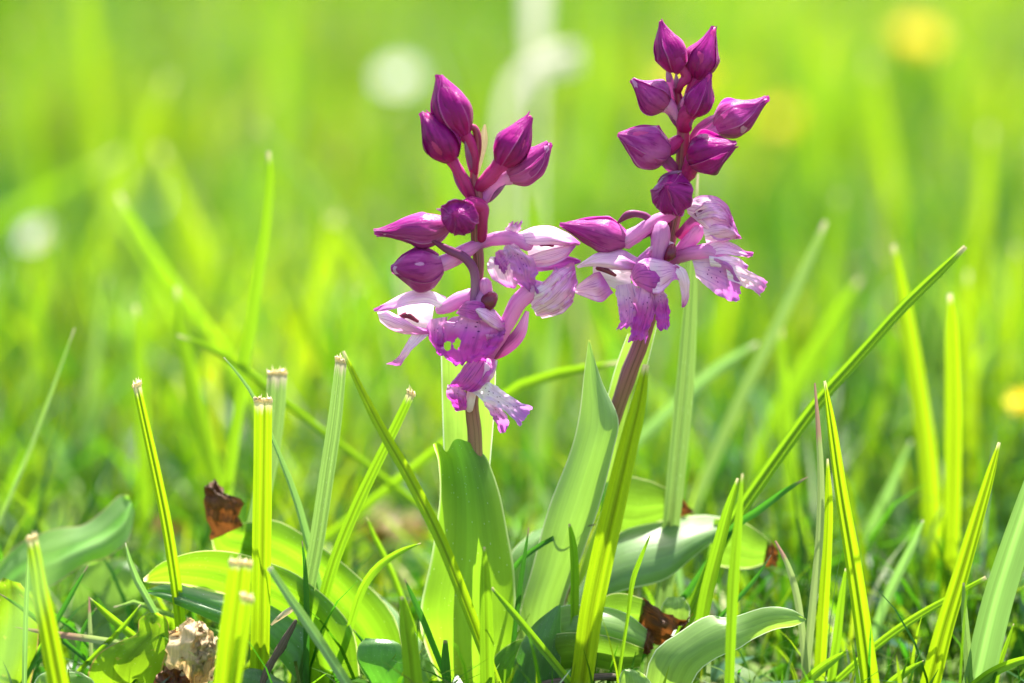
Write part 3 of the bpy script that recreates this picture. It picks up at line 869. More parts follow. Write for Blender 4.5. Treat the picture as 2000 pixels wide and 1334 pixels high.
# ---- the taller, leaning orchid
B_ = root('orchid_plant', P(1050, 1338, 70), 'taller leaning purple orchid with a dense spike of closed buds on top', 'orchid', 'early purple orchids')
mb = MB()
tube(mb, [(1046, 1345, 70), (1075, 1220, 75), (1118, 1080, 78), (1160, 930, 76), (1206, 795, 66), (1230, 724, 60), (1254, 662, 60), (1286, 560, 60), (1306, 480, 60), (1318, 430, 60), (1325, 380, 60), (1331, 320, 60), (1334, 255, 60), (1331, 215, 58), (1325, 185, 54), (1318, 168, 50)],
     [22, 19, 17, 16, 16, 17, 16, 13, 12, 12, 12, 12, 13, 11, 7, 4], ns=14, n=64, wob=.1)
mk('stem', mb, M['stem'], B_)
Bbuds = [
 ([(1318, 138, 42), (1314, 108, 36), (1302, 80, 38), (1290, 40, 44)], 32, [(1324, 178, 52), (1328, 166, 46), (1341, 150, 42), (1332, 132, 40), (1320, 132, 41)], [8, 9, 10, 10, 12], 'bud', 11, .2),
 ([(1362, 152, 50), (1370, 120, 44), (1380, 95, 44), (1396, 53, 48)], 32, [(1338, 220, 56), (1344, 195, 54), (1352, 172, 52), (1362, 150, 50)], [10, 10, 10, 12], 'bud', 12, 1.9),
 ([(1352, 222, 30), (1364, 200, 16), (1374, 176, 12), (1387, 143, 14)], 27, [(1336, 250, 56), (1338, 232, 46), (1345, 220, 36), (1354, 218, 30)], [16, 16, 16, 14], 'bud', 13, .8),
 ([(1302, 205, 50), (1282, 192, 46), (1262, 178, 46), (1234, 155, 48)], 34, [(1332, 246, 58), (1322, 228, 56), (1310, 212, 53), (1300, 204, 50)], [11, 12, 13, 15], 'bud_light', 14, 2.2),
 ([(1304, 296, 42), (1274, 290, 34), (1248, 278, 32), (1206, 262, 34)], 42, [(1334, 272, 58), (1322, 276, 54), (1308, 288, 46), (1296, 294, 40)], [11, 12, 13, 16], 'bud_light', 15, 1.2),
 ([(1398, 252, 66), (1430, 234, 64), (1458, 220, 62), (1499, 194, 60)], 37, [(1340, 300, 62), (1360, 278, 66), (1382, 260, 68), (1402, 250, 66)], [10, 12, 12, 16], 'bud_light', 16, .5),
 ([(1350, 312, 34), (1376, 302, 18), (1400, 294, 12), (1437, 284, 12)], 40, [(1332, 352, 58), (1342, 340, 52), (1350, 326, 44), (1356, 314, 34)], [13, 15, 16, 18], 'bud', 17, 2.4),
 ([(1324, 370, 28), (1316, 380, 2), (1310, 376, -16), (1302, 364, -38)], 40, [(1326, 410, 58), (1332, 388, 48), (1330, 372, 36), (1322, 374, 24)], [12, 13, 14, 16], 'bud', 18, .3),
 ([(1222, 470, 40), (1188, 462, 34), (1158, 452, 32), (1099, 439, 30)], 34, [(1316, 418, 56), (1285, 430, 50), (1255, 450, 44), (1220, 470, 40)], [11, 13, 14, 17], 'bud_light', 19, 1.6),
]
for ax, R, stk, sr, mt, sd, ro in Bbuds:
    bud(B_, ax, R, stk, sr, mt, 'ovary_pink' if sd in (14, 16, 19) else 'ovary', sd, roll=ro, peak=.4 if sd != 18 else .52, beak=.13, pw=1.05 if sd in (15, 17, 18, 19) else 1.45)
strap(B_, 'bract', 'bract', [(1304, 132, 44), (1308, 155, 46), (1316, 180, 50), (1330, 208, 52)], [3, 7, 9, 7], fold=-.5, n=14)
strap(B_, 'bract', 'bract', [(1342, 182, 40), (1334, 200, 40), (1328, 222, 44), (1332, 246, 50)], [2, 6, 9, 9], fold=-.5, n=12)
strap(B_, 'bract', 'bract', [(1408, 222, 58), (1390, 238, 56), (1366, 256, 58), (1345, 282, 62)], [3, 12, 12, 6], fold=-.5, n=14)
strap(B_, 'bract', 'bract', [(1286, 296, 30), (1300, 312, 34), (1314, 328, 42), (1328, 346, 52)], [5, 12, 12, 6], fold=-.5, n=14)
strap(B_, 'bract', 'bract', [(1332, 334, 20), (1312, 340, 14), (1298, 350, 16), (1292, 362, 22)], [1, 6, 9, 10], fold=-.5, n=12)
stalk(B_, 'bract', 'bract', [(1208, 434, 30), (1226, 420, 34), (1246, 418, 40), (1268, 428, 48), (1276, 460, 52), (1290, 486, 54)], [3, 8, 7, 8, 9, 8], flat=.5, n=22)
strap(B_, 'bract', 'bract', [(1390, 406, -2), (1372, 420, 6), (1350, 438, 24), (1322, 464, 48)], [2, 11, 12, 8], fold=-.5, n=14, nu=9)
strap(B_, 'bract', 'pale_petal', [(1260, 498, 10), (1276, 484, 6), (1296, 476, 8), (1316, 482, 20)], [1, 5, 7, 8], fold=-.5, n=14)

f = flower(B_, [(1302, 482, 58), (1280, 490, 50), (1258, 508, 38), (1240, 530, 26)], [10, 12, 13, 10])
petal(f, 'hood', 'pale_petal', [(1126, 520, 18, 1129, 524, 18, 0), (1148, 505, 15, 1152, 520, -2, 5), (1177, 491, 20, 1178, 522, -12, 10), (1214, 488, 20, 1212, 528, -12, 12), (1250, 505, 28, 1244, 528, 5, 6)], ruffle=8, seed=31)
petal(f, 'throat', 'throat', [(1158, 512, 25, 1158, 548, 20, -6), (1192, 510, 32, 1196, 562, 22, -14), (1240, 512, 26, 1228, 574, 14, -8)], ruffle=3)
stalk(f, 'column', 'column', [(1166, 524, 10), (1180, 526, 4), (1202, 538, 6)], [4, 6, 3])
petal(f, 'sepal', 'hood', [(1117, 566, 14, 1119, 571, 14, 0), (1138, 549, 8, 1144, 581, 10, 7), (1158, 535, 2, 1172, 590, 6, 11), (1172, 530, 4, 1198, 572, 6, 4)], ruffle=7, seed=32)
petal(f, 'lip', 'lip_lavender', [(1203, 558, 4, 1242, 552, 0, 4), (1204, 585, -8, 1252, 580, -10, 9), (1208, 606, -12, 1254, 605, -12, 9), (1210, 626, -10, 1248, 622, -8, 6), (1204, 646, -4, 1240, 636, -4, 1)], nu=15, nv=24, ruffle=12, freq=4.5, teeth=11, seed=33)

f = flower(B_, [(1300, 510, 56), (1292, 508, 40), (1280, 515, 20), (1270, 525, 0)], [10, 11, 11, 9])
stalk(f, 'spur', 'ovary_pink', [(1284, 520, 10), (1287, 490, 16), (1291, 462, 22), (1293, 442, 28)], [12, 17, 19, 15])
petal(f, 'hood', 'mauve_petal', [(1230, 540, -8, 1238, 556, -12, 3), (1243, 514, -12, 1254, 564, -32, 12), (1266, 502, -8, 1276, 576, -40, 12), (1288, 507, -20, 1290, 572, -40, 5)], nu=13, ruffle=6, seed=34)
petal(f, 'petal', 'hood', [(1266, 503, -12, 1276, 574, -42, 4), (1290, 507, -14, 1290, 572, -42, 11), (1312, 514, -8, 1312, 550, -32, 9), (1328, 522, -4, 1326, 548, -18, 3)], nu=13, ruffle=6, seed=35)
petal(f, 'sepal', 'pale_petal', [(1306, 520, -10, 1322, 516, -4, 4), (1318, 534, -18, 1340, 527, -6, 5), (1326, 552, -20, 1346, 548, -8, 6), (1330, 573, -16, 1347, 570, -8, 5), (1331, 590, -12, 1344, 589, -8, 2), (1331, 601, -8, 1337, 600, -8, 0)], ruffle=6, seed=36)
petal(f, 'lip', 'lip', [(1244, 560, -22, 1286, 570, -30, 5), (1238, 590, -28, 1286, 592, -34, 9), (1238, 620, -26, 1274, 625, -32, 9), (1232, 646, -22, 1268, 646, -26, 7), (1226, 667, -16, 1262, 665, -18, 1)], nu=15, nv=24, ruffle=12, freq=4.5, teeth=10, seed=37)
petal(f, 'side_lobe', 'lip', [(1272, 570, -30, 1298, 566, -18, 5), (1275, 595, -32, 1306, 590, -18, 7), (1280, 620, -28, 1309, 615, -16, 6), (1286, 644, -20, 1305, 646, -14, 0)], nu=13, nv=20, ruffle=11, freq=4.5, teeth=8, seed=38)
stalk(f, 'bud_scale', 'column', [(1302, 506, 6), (1310, 496, 2), (1313, 482, 8)], [7, 11, 8])

f = flower(B_, [(1320, 500, 60), (1335, 485, 52), (1352, 465, 42), (1366, 446, 30)], [11, 14, 15, 13])
petal(f, 'hood', 'hood', [(1338, 398, 42, 1344, 418, 30, 4), (1364, 383, 46, 1374, 444, 6, 12), (1396, 383, 42, 1400, 470, 0, 16), (1422, 404, 36, 1430, 466, 4, 12), (1437, 440, 25, 1446, 467, 14, 2)], nu=13, ruffle=9, freq=4, seed=39)
petal(f, 'sepal', 'hood', [(1372, 444, 6, 1380, 476, 16, 5), (1400, 438, -10, 1406, 474, 4, 10), (1426, 444, -6, 1436, 467, 8, 6), (1446, 460, 6, 1449, 466, 6, 0)], ruffle=7, seed=40)
petal(f, 'petal', 'hood', [(1356, 410, 20, 1364, 430, 10, 4), (1382, 396, 12, 1390, 425, -4, 8), (1410, 402, 10, 1416, 430, -4, 8), (1432, 430, 10, 1430, 446, 2, 2)], ruffle=9, freq=4, seed=41)

f = flower(B_, [(1314, 510, 58), (1330, 500, 46), (1355, 494, 26), (1385, 492, 12), (1412, 505, 6)], [11, 13, 14, 16, 12])
petal(f, 'sepal', 'hood', [(1372, 483, 16, 1384, 502, 5, 5), (1400, 466, 18, 1412, 497, -6, 9), (1430, 474, 12, 1440, 500, -2, 7), (1455, 489, 8, 1460, 502, 4, 4), (1472, 493, 5, 1470, 501, 5, 0)], ruffle=7, freq=4, seed=42)
petal(f, 'petal', 'pale_petal', [(1384, 500, -2, 1388, 522, -6, 5), (1420, 498, -10, 1420, 533, -16, 7), (1446, 506, -6, 1445, 533, -12, 5), (1462, 519, 0, 1458, 529, -2, 0)], ruffle=7, freq=4, seed=43)
petal(f, 'lip', 'lip_lavender', [(1352, 508, 18, 1360, 540, 12, 4), (1390, 504, -2, 1390, 568, 2, 11), (1422, 514, -12, 1416, 584, -2, 12), (1452, 545, -12, 1440, 592, -2, 8)], nu=15, nv=22, ruffle=10, freq=4.5, teeth=8, seed=44)
petal(f, 'lip_lobe', 'pale_petal', [(1416, 512, -16, 1422, 548, -18, 6), (1450, 523, -18, 1450, 558, -16, 6), (1480, 537, -10, 1470, 568, -10, 5), (1498, 549, -2, 1486, 580, -4, 1)], nu=11, ruffle=8, freq=4, teeth=5, seed=45)

leaf(B_, 'leaf_glaucous', [(1010, 1350, 60, 1090, 1350, 50, 30), (1013, 1212, 50, 1100, 1190, 40, 38), (1040, 1108, 45, 1132, 1100, 35, 38), (1071, 994, 38, 1170, 990, 26, 38), (1113, 885, 30, 1198, 880, 22, 32), (1131, 812, 30, 1208, 818, 24, 26), (1140, 735, 30, 1178, 750, 25, 12), (1146, 688, 30, 1160, 697, 28, 4), (1149, 663, 30, 1152, 664, 30, 0)], nu=17, nv=36, seed=11)
leaf(B_, 'leaf_pale', [(1140, 960, 82, 1215, 930, 82, -15), (1184, 785, 82, 1232, 790, 82, -18), (1204, 712, 80, 1262, 720, 80, -18), (1226, 652, 75, 1284, 634, 75, -12)], seed=12)
leaf(B_, 'leaf_gloss', [(1120, 1230, 85, 1050, 1260, 50, 10), (1092, 1110, 110, 1005, 1165, 70, 16), (1104, 1045, 135, 996, 1088, 100, 16), (1140, 1002, 160, 1040, 1038, 135, 10)], seed=13)
leaf(B_, 'leaf_gloss', [(1080, 1270, 70, 1080, 1310, 40, 10), (1130, 1150, 105, 1130, 1230, 50, 15), (1201, 1046, 150, 1190, 1164, 60, 24), (1313, 1015, 180, 1295, 1134, 80, 30), (1368, 1006, 190, 1352, 1090, 110, 24), (1408, 1010, 175, 1406, 1046, 130, 8)], seed=14, nv=30)
leaf(B_, 'leaf_olive', [(1395, 1012, 176, 1380, 1100, 150, 4), (1440, 1014, 172, 1420, 1108, 140, 10), (1480, 1036, 165, 1462, 1110, 138, 10), (1506, 1058, 156, 1496, 1100, 140, 5)], seed=15, under=True,
     tiprows=[(1500, 1052, 157, 1490, 1104, 140, 5), (1516, 1068, 150, 1504, 1106, 142, 4), (1522, 1088, 146, 1516, 1106, 144, 0)], tipcrumple=5)
leaf(B_, 'leaf_olive', [(1100, 1240, 100, 1110, 1290, 80, 5), (1150, 1060, 180, 1150, 1140, 140, 8), (1212, 942, 210, 1190, 1050, 170, 18), (1259, 936, 215, 1240, 1040, 172, 18), (1306, 955, 212, 1300, 1014, 184, 10)], seed=16, under=True,
     tiprows=[(1298, 950, 213, 1296, 1018, 184, 8), (1328, 970, 207, 1325, 1012, 190, 7), (1353, 998, 202, 1351, 1004, 200, 0)], tipcrumple=6)
leaf(B_, 'leaf_olive', [(1060, 1290, 20, 1080, 1340, 0, 5), (1110, 1215, 30, 1120, 1290, 0, 8), (1175, 1168, 42, 1160, 1240, 0, 12), (1215, 1158, 42, 1200, 1236, 0, 14), (1270, 1174, 34, 1250, 1226, 0, 9)], seed=17, under=True,
     tiprows=[(1256, 1166, 36, 1244, 1232, 0, 8), (1300, 1196, 26, 1276, 1252, -4, 14), (1336, 1212, 20, 1304, 1262, -4, 12), (1352, 1200, 22, 1330, 1246, 4, 4)], tipcrumple=14, tipmask=lambda u, v: (u - .4) ** 2 / .03 + (v - .68) ** 2 / .02 < 1)
leaf(B_, 'leaf_pale', [(1284, 1228, 22, 1346, 1214, 22, 8), (1292, 1185, 26, 1347, 1186, 24, 9), (1304, 1166, 26, 1334, 1166, 25, 2)], seed=18, nv=12)
leaf(B_, 'leaf_pale', [(1060, 1240, 0, 1060, 1330, -30, 8), (1090, 1186, 2, 1090, 1270, -32, 12), (1170, 1184, 2, 1165, 1256, -34, 18), (1223, 1198, 0, 1215, 1264, -32, 15), (1266, 1231, -5, 1255, 1272, -26, 8)], seed=19,
     tiprows=[(1262, 1226, -5, 1250, 1274, -26, 6), (1279, 1246, -10, 1268, 1282, -18, 3)], tipcrumple=5)
leaf(B_, 'leaf_olive', [(1040, 1270, -25, 1040, 1345, -50, 8), (1085, 1238, -22, 1080, 1315, -56, 14), (1161, 1238, -22, 1150, 1304, -58, 17), (1215, 1250, -22, 1205, 1312, -56, 13), (1258, 1267, -26, 1250, 1302, -42, 2)], seed=20, under=True)
leaf(B_, 'leaf_dark', [(990, 1355, -45, 1092, 1355, -50, 16), (1010, 1275, -46, 1096, 1272, -48, 20), (1040, 1222, -42, 1096, 1220, -46, 14), (1086, 1184, -40, 1095, 1181, -42, 2)], seed=21)
leaf(B_, 'leaf_bright', [(930, 1355, -30, 1000, 1370, -50, 6), (964, 1285, -30, 1030, 1320, -50, 8), (1000, 1255, -30, 1045, 1275, -45, 5), (1024, 1246, -32, 1040, 1252, -40, 0)], seed=22)

# ------------------------------------------------------------------ other leaves and litter
def lone(name, mat, rows, label, cat, tiprows=None, group=None, **kw):
    m2 = MB()
    kw = dict(dict(nu=13, nv=24, ruffle=5, freq=2.4), **kw)
    patch(m2, rows, **kw)
    o = mk(name, m2, M[mat])
    tag(o, label, cat, group)
    return o
lone('broad_leaf', 'leaf_pale', [(1250, 1420, -110, 1330, 1420, -120, 6), (1270, 1287, -110, 1356, 1327, -140, 14), (1331, 1232, -100, 1392, 1290, -140, 16), (1382, 1202, -95, 1442, 1268, -135, 14), (1426, 1206, -100, 1470, 1249, -130, 9), (1495, 1186, -110, 1513, 1229, -125, 7), (1545, 1190, -112, 1550, 1223, -118, 4), (1575, 1209, -115, 1573, 1213, -115, 0)],
     'pale broad leaf bent over with a whitish end, before the rust brown curled tip', 'leaf', seed=60)
lone('dandelion_leaf', 'leaf_dandelion', [(-60, 1200, 230, -40, 1290, 190, 6), (14, 1081, 240, 20, 1180, 200, 10), (102, 1034, 235, 100, 1145, 180, 13), (163, 1024, 230, 165, 1102, 170, 15), (204, 996, 230, 210, 1088, 170, 13), (232, 968, 230, 250, 1056, 180, 9), (252, 968, 225, 262, 1000, 200, 2)],
     'grey green dandelion leaf with rounded end and pale midrib', 'leaf', seed=61, ruffle=12, keel=6)
lone('dandelion_leaf', 'leaf_glaucous', [(110, 1330, 260, 280, 1330, 260, 6), (125, 1220, 330, 280, 1220, 330, 14), (150, 1130, 350, 275, 1130, 350, 14), (180, 1090, 350, 250, 1090, 350, 4)],
     'blurred blue green leaf standing behind the rounded dandelion leaf', 'leaf', seed=62, ruffle=10)
lone('dandelion_leaf', 'leaf_lime', [(190, 1400, -40, 300, 1400, -45, 8), (170, 1330, -50, 312, 1330, -58, 10), (188, 1282, -48, 322, 1290, -60, 11), (226, 1257, -45, 330, 1260, -58, 9), (266, 1238, -45, 330, 1236, -52, 9), (272, 1210, -45, 325, 1209, -50, 7), (290, 1197, -45, 308, 1197, -46, 0)],
     'lime yellow lobed leaf with reddish margin beside the cream husk', 'leaf', seed=63, ruffle=8)
lone('dandelion_leaf', 'leaf_lime', [(-40, 1330, 20, 60, 1340, 10, 6), (-20, 1240, 20, 75, 1250, 0, 8), (-10, 1160, 20, 70, 1185, 0, 8), (5, 1128, 20, 40, 1140, 10, 0)],
     'lime leaf with wavy brown margin below the rounded dandelion leaf', 'leaf', seed=64, ruffle=12)
lone('herb_leaf', 'leaf_pale', [(60, 1420, -60, 190, 1420, -60, 8), (66, 1335, -60, 186, 1340, -60, 16), (90, 1312, -60, 165, 1318, -60, 8), (120, 1306, -60, 145, 1308, -60, 0)],
     'woolly blue grey leaf low in the turf under the lime lobed leaf', 'leaf', seed=65, ruffle=5)
lone('herb_leaf', 'leaf_dark', [(440, 1420, -70, 560, 1420, -70, 8), (450, 1345, -70, 570, 1350, -70, 16), (470, 1312, -70, 540, 1322, -70, 6), (490, 1304, -70, 510, 1308, -70, 0)],
     'woolly dark leaf at the foot of the thick cut blade', 'leaf', seed=66, ruffle=5)
lone('herb_leaf', 'leaf_pale', [(1200, 1420, -160, 1300, 1420, -160, 8), (1208, 1335, -160, 1280, 1350, -160, 12), (1215, 1312, -160, 1262, 1322, -160, 5), (1228, 1306, -160, 1245, 1310, -160, 0)],
     'whitish curled leaf low in front of the lying brown twig', 'leaf', seed=67, ruffle=5)

# cream husk
hb = P(352, 1420, -160)
H = root('dried_husk', Vector((hb.x, hb.y, 0)), 'crumpled cream and brown dried husk among the cut blades', 'husk')
def hp(name, mat, rows, sd, **kw):
    m2 = MB()
    patch(m2, rows, nu=15, nv=18, crumple=20, ruffle=10, freq=4, seed=sd, **kw)
    mk(name, m2, M[mat], H)
hp('husk_scale', 'husk', [(330, 1330, -160, 405, 1335, -165, 18), (322, 1280, -170, 415, 1285, -175, 30), (340, 1235, -165, 420, 1245, -170, 22), (368, 1210, -155, 392, 1214, -158, 4)], 70, teeth=6)
hp('husk_scale', 'husk', [(370, 1340, -175, 415, 1330, -150, 14), (375, 1290, -200, 424, 1280, -160, 20), (385, 1250, -190, 424, 1242, -160, 12)], 71, teeth=6)
hp('husk_scale', 'withered', [(330, 1420, -150, 380, 1420, -160, 10), (300, 1345, -160, 370, 1350, -185, 20), (318, 1300, -165, 360, 1310, -185, 14)], 72)
hp('husk_scale', 'husk', [(335, 1260, -140, 380, 1220, -130, 10), (330, 1235, -150, 372, 1208, -140, 8)], 73, teeth=5)

def stick(name, mat, pts, rads, label, cat, **kw):
    m2 = MB()
    tube(m2, pts, rads, **kw)
    return tag(mk(name, m2, M[mat]), label, cat)
stick('dry_stalk', 'twig', [(577, 1212, -70), (552, 1258, -75), (524, 1308, -80), (500, 1370, -85), (485, 1420, -90)], [4, 8, 7, 6, 6], 'grey brown dry stalk leaning behind the thick cut blade', 'stalk', wob=.5, flat=.5)
stick('twig', 'twig', [(1060, 1338, -70), (1130, 1326, -75), (1210, 1322, -80), (1290, 1350, -85)], [7, 8, 7, 5], 'brown twig lying under the broad orchid leaves', 'twig', wob=.5)
m2 = MB()
patch(m2, [(528, 1220, -90, 531, 1222, -90, 0), (545, 1200, -92, 552, 1208, -92, 3), (565, 1186, -92, 572, 1194, -92, 2), (584, 1177, -90, 585, 1179, -90, 0)], nu=5, ruffle=4)
tag(mk('dry_flake', m2, M['straw']), 'small silvery dry flake caught on the bright orchid leaf', 'litter')

rnd = random.Random(21)
spots = [(760, 1062), (700, 1078), (805, 1085), (735, 1046), (332, 1075), (296, 1052), (830, 1054), (780, 1100), (1770, 930), (1730, 955)]
for i, (x, y) in enumerate(spots):
    g = P(x, y, ground_d(y))
    m2 = MB()
    L = rnd.uniform(45, 95)
    a = rnd.uniform(0, 3.1)
    rr = []
    for k, (wd, z) in enumerate(((3, 4), (22, 22), (30, 40), (20, 24), (2, 8))):
        t = (k - 2) / 2
        cx, cy = math.cos(a) * t * L, math.sin(a) * t * L
        rr.append([Vector((g.x + (cx - math.sin(a) * wd * s) * S, g.y + (cy + math.cos(a) * wd * s) * S, .001 + (z + 30 * s * s + rnd.uniform(-3, 6)) * S)) for s in (-1, -.5, 0, .5, 1)])
    m2.grid(rr)
    if i < 8:
        tag(mk('dead_leaf', m2, M['withered'] if i % 3 else M['straw']), 'curled brown dead leaf lying on bare soil behind the orchid leaves', 'dead leaf', 'dead leaves on the soil')
    else:
        tag(mk('dead_leaf', m2, M['straw']), 'bleached straw coloured dead leaf in the grass behind the right hand blades'.replace('right hand ', 'tall '), 'dead leaf', 'bleached leaves in the grass')

# ------------------------------------------------------------------ single grass blades
bseed = [100]
def gblade(mat, pts, hw, label, d=None, cut=False, group=None, name='grass_blade', **kw):
    if d is not None:
        pts = [(x, y, d) if not isinstance(d, (list, tuple)) else (x, y, d[i]) for i, (x, y) in enumerate(pts)]
    bseed[0] += 1
    m2 = MB()
    g = blade(m2, pts, hw, **kw)
    o = mk(name, m2, M[mat])
    tag(o, label, 'grass blade', group)
    if cut:
        cut_end(g[0], o, M['cut'], bseed[0])
    return o

TH = dict(thick=.3, fold=.35, nu=17, n=34)
gblade('blade_bright', [(266, 752), (283, 830), (305, 930), (325, 1030), (342, 1140), (352, 1230)], [9, 10, 11, 12, 12, 12], 'slim bright cut blade leaning over the bright leaf with the white tip', -20, True, turn=.5, **TH)
gblade('blade_bright', [(515, 782), (514, 900), (513, 1000), (511, 1150), (508, 1310)], [18, 18, 19, 19, 19], 'thick upright yellow green blade cut square, with dark central groove', -60, True, turn=-.1, **TH)
gblade('blade_dull', [(541, 728), (534, 830), (516, 940), (494, 1040), (476, 1110)], [20, 20, 19, 17, 16], 'dull cut blade with open groove right behind the thick square cut one', 140, True, turn=.2, **TH)
gblade('blade_pale', [(437, 698), (468, 735), (500, 785), (540, 878), (575, 970), (600, 1060), (615, 1120)], [1, 3, 4, 5, 8, 9, 8], 'thin pale needle like blade curving behind the square cut stubs', 20, turn=.6, fold=.6)
gblade('blade_dull', [(668, 705), (656, 820), (640, 930), (622, 1050), (604, 1150), (592, 1250)], [12, 15, 16, 16, 15, 14], 'striped dull green cut blade topped by the tip of a crossing blade', -10, True, turn=-.35, **TH)
gblade('blade_green', [(802, 768), (770, 835), (730, 915), (690, 1000), (650, 1100), (618, 1215)], [9, 10, 11, 12, 12, 12], 'cut blade slanting up to a frayed end just beside the lowest orchid flower', 0, True, turn=.4, **TH)
gblade('blade_bright', [(670, 686), (700, 752), (745, 840), (800, 935), (860, 1055), (910, 1180), (940, 1260)], [3, 7, 10, 12, 12, 12, 11], 'long pointed bright blade crossing in front of the bitten upright orchid leaf', [-110, -115, -120, -130, -140, -150, -155], turn=.3, thick=.3, fold=.35, n=36)
gblade('blade_green', [(946, 1068), (948, 1130), (950, 1220), (952, 1320)], [2, 10, 13, 14], 'short soft green blade standing in front of the bitten upright leaf', -180, fold=.3)
gblade('blade_green', [(960, 1148), (1000, 1195), (1045, 1250), (1100, 1318)], [3, 7, 8, 8], 'light green blade slanting down across the dark folded orchid leaf', -150, turn=.4, fold=.4)
gblade('blade_bright', [(1262, 712), (1247, 790), (1228, 870), (1200, 990), (1175, 1100), (1155, 1200), (1140, 1310)], [6, 15, 19, 22, 23, 23, 22], 'broad glowing yellow blade with two pale stripes across the leaning orchid leaf', -150, turn=-.15, **TH)
gblade('blade_green', [(1111, 1023), (1116, 1060), (1119, 1110), (1119, 1180)], [3, 9, 11, 11], 'short stiff blade standing against the grey green orchid leaf', -20, turn=.7, fold=.5)
gblade('blade_dark', [(1033, 1030), (1024, 1090), (1015, 1150), (1008, 1210)], [1, 4, 5, 5], 'dark thin upright blade between the two orchids', -20, fold=.4)
gblade('blade_dark', [(1164, 1024, 20), (1115, 1036, 15), (1060, 1062, 10), (1010, 1100, 20), (980, 1150, 60)], [1, 3, 5, 5, 5], 'thin dark blade arching across the grey green orchid leaf', fold=.5)
gblade('blade_bright', [(1610, 744), (1622, 830), (1640, 960), (1660, 1080), (1678, 1200), (1695, 1330)], [3, 11, 15, 18, 20, 22], 'broad yellow blade with dark margin standing beside the thin pinkish blade', -70, turn=.5, **TH)
gblade('blade_green', [(1886, 482), (1830, 537), (1760, 605), (1680, 695), (1600, 785), (1530, 880), (1470, 965), (1420, 1040), (1380, 1130)], [5, 10, 11, 12, 13, 14, 14, 14, 13], 'very long straight blade slanting steeply above the other grass', [120, 115, 110, 100, 90, 80, 70, 60, 50], turn=-.5, **TH)
gblade('blade_pink', [(1591, 748), (1598, 850), (1602, 950), (1598, 1060), (1588, 1160), (1578, 1260)], [2, 6, 8, 9, 9, 9], 'thin faded pinkish grey blade standing upright', -30, turn=.4, fold=.4)
gblade('blade_bright', [(1616, 896), (1617, 980), (1613, 1080), (1606, 1190), (1600, 1290)], [2, 9, 11, 12, 13], 'narrow yellow green blade close behind the thin pinkish one', 0, turn=.3, fold=.4)
gblade('blade_green', [(1652, 1110), (1644, 1170), (1636, 1240), (1625, 1320)], [2, 7, 9, 9], 'green blade tucked behind the broad yellow blade with dark margin', -10, turn=-.4)
gblade('blade_bright', [(1855, 574), (1858, 650), (1861, 760), (1861, 900), (1858, 1040), (1850, 1150)], [5, 14, 17, 18, 18, 18], 'upright pale striped blade a little out of focus, near the grey blade', 420, turn=-.1, **TH)
gblade('blade_bright', [(1744, 478), (1758, 560), (1775, 660), (1795, 790), (1812, 920), (1822, 1080)], [5, 14, 18, 21, 23, 24], 'tall blurred yellow blade crossed by the very long slanting blade', 680, turn=.3, fold=.3)
gblade('blade_bright', [(1952, 864), (1934, 930), (1908, 1020), (1876, 1130), (1846, 1230), (1822, 1325)], [3, 10, 14, 17, 19, 21], 'sharp bright pointed blade leaning beside the broad grey blade', -60, turn=-.5, **TH)
gblade('blade_pale', [(2030, 900), (2005, 985), (1972, 1085), (1940, 1190), (1912, 1310)], [18, 26, 30, 32, 32], 'broad grey green blade with a white midrib', -90, turn=.2, fold=.35, nu=11)
gblade('blade_dull', [(1882, 1138), (1883, 1190), (1888, 1260), (1892, 1325)], [2, 6, 8, 8], 'small grey blade at the foot of the broad grey blade', -100, fold=.4)
gblade('blade_green', [(1442, 934), (1424, 1000), (1404, 1080), (1384, 1160), (1370, 1240)], [3, 11, 14, 15, 14], 'bright folded blade in front of the glossy arching orchid leaf', 0, turn=-.5, fold=.7)
gblade('blade_green', [(1450, 925), (1442, 1010), (1434, 1100), (1428, 1200), (1424, 1320)], [2, 8, 11, 11, 10], 'soft green blade rising past the whitish bent leaf', -230, turn=.3)
gblade('blade_dark', [(1578, 931, 40), (1530, 960, 40), (1478, 998, 40), (1430, 1030, 50), (1395, 1080, 60)], [1, 6, 8, 8, 7], 'dark green pointed blade branching off beside the very long slanting blade', turn=.3, fold=.5)
gblade('blade_pink', [(1514, 1056), (1536, 1098), (1553, 1150), (1565, 1220), (1572, 1300)], [2, 5, 7, 7, 7], 'thin reddish bowed blade over the whitish end of the bent leaf', -40, fold=.4)
gblade('blade_dark', [(1506, 1084), (1475, 1130), (1440, 1170), (1400, 1212)], [1, 4, 5, 4], 'fine dark blade rising by the brown end of the arching leaf', 0, fold=.4)
gblade('blade_green', [(1270, 1044), (1250, 1090), (1234, 1135), (1226, 1200), (1215, 1270), (1206, 1330)], [1, 5, 6, 4, 4, 4], 'small thin blade in front of the glossy arching orchid leaf', -90, turn=.5, fold=.5)
gblade('blade_pale', [(1803, 1016), (1782, 1065), (1752, 1125), (1725, 1185), (1700, 1260)], [2, 8, 10, 10, 10], 'soft grey green blade leaning between yellow blades', 180, fold=.3)
gblade('blade_green', [(1926, 1128), (1860, 1165), (1790, 1205), (1715, 1258), (1640, 1325)], [4, 6, 8, 8, 7], 'narrow green stalk leaning low across the tall yellow blades', -20, thick=.6, fold=.2)
gblade('blade_green', [(1656, 1270), (1625, 1290), (1595, 1312), (1565, 1340)], [1, 8, 10, 9], 'short pointed green blade low beside the reddish bowed blade', -120, fold=.4)
gblade('blade_green', [(1804, 1290), (1775, 1308), (1745, 1330), (1715, 1360)], [1, 7, 9, 9], 'short pointed blade low between the two broad yellow blades', -110, fold=.4)
gblade('blade_green', [(2010, 1285), (1970, 1298), (1930, 1318), (1890, 1350)], [6, 9, 10, 10], 'light green blade low across the foot of the broad grey blade', -140, fold=.4)
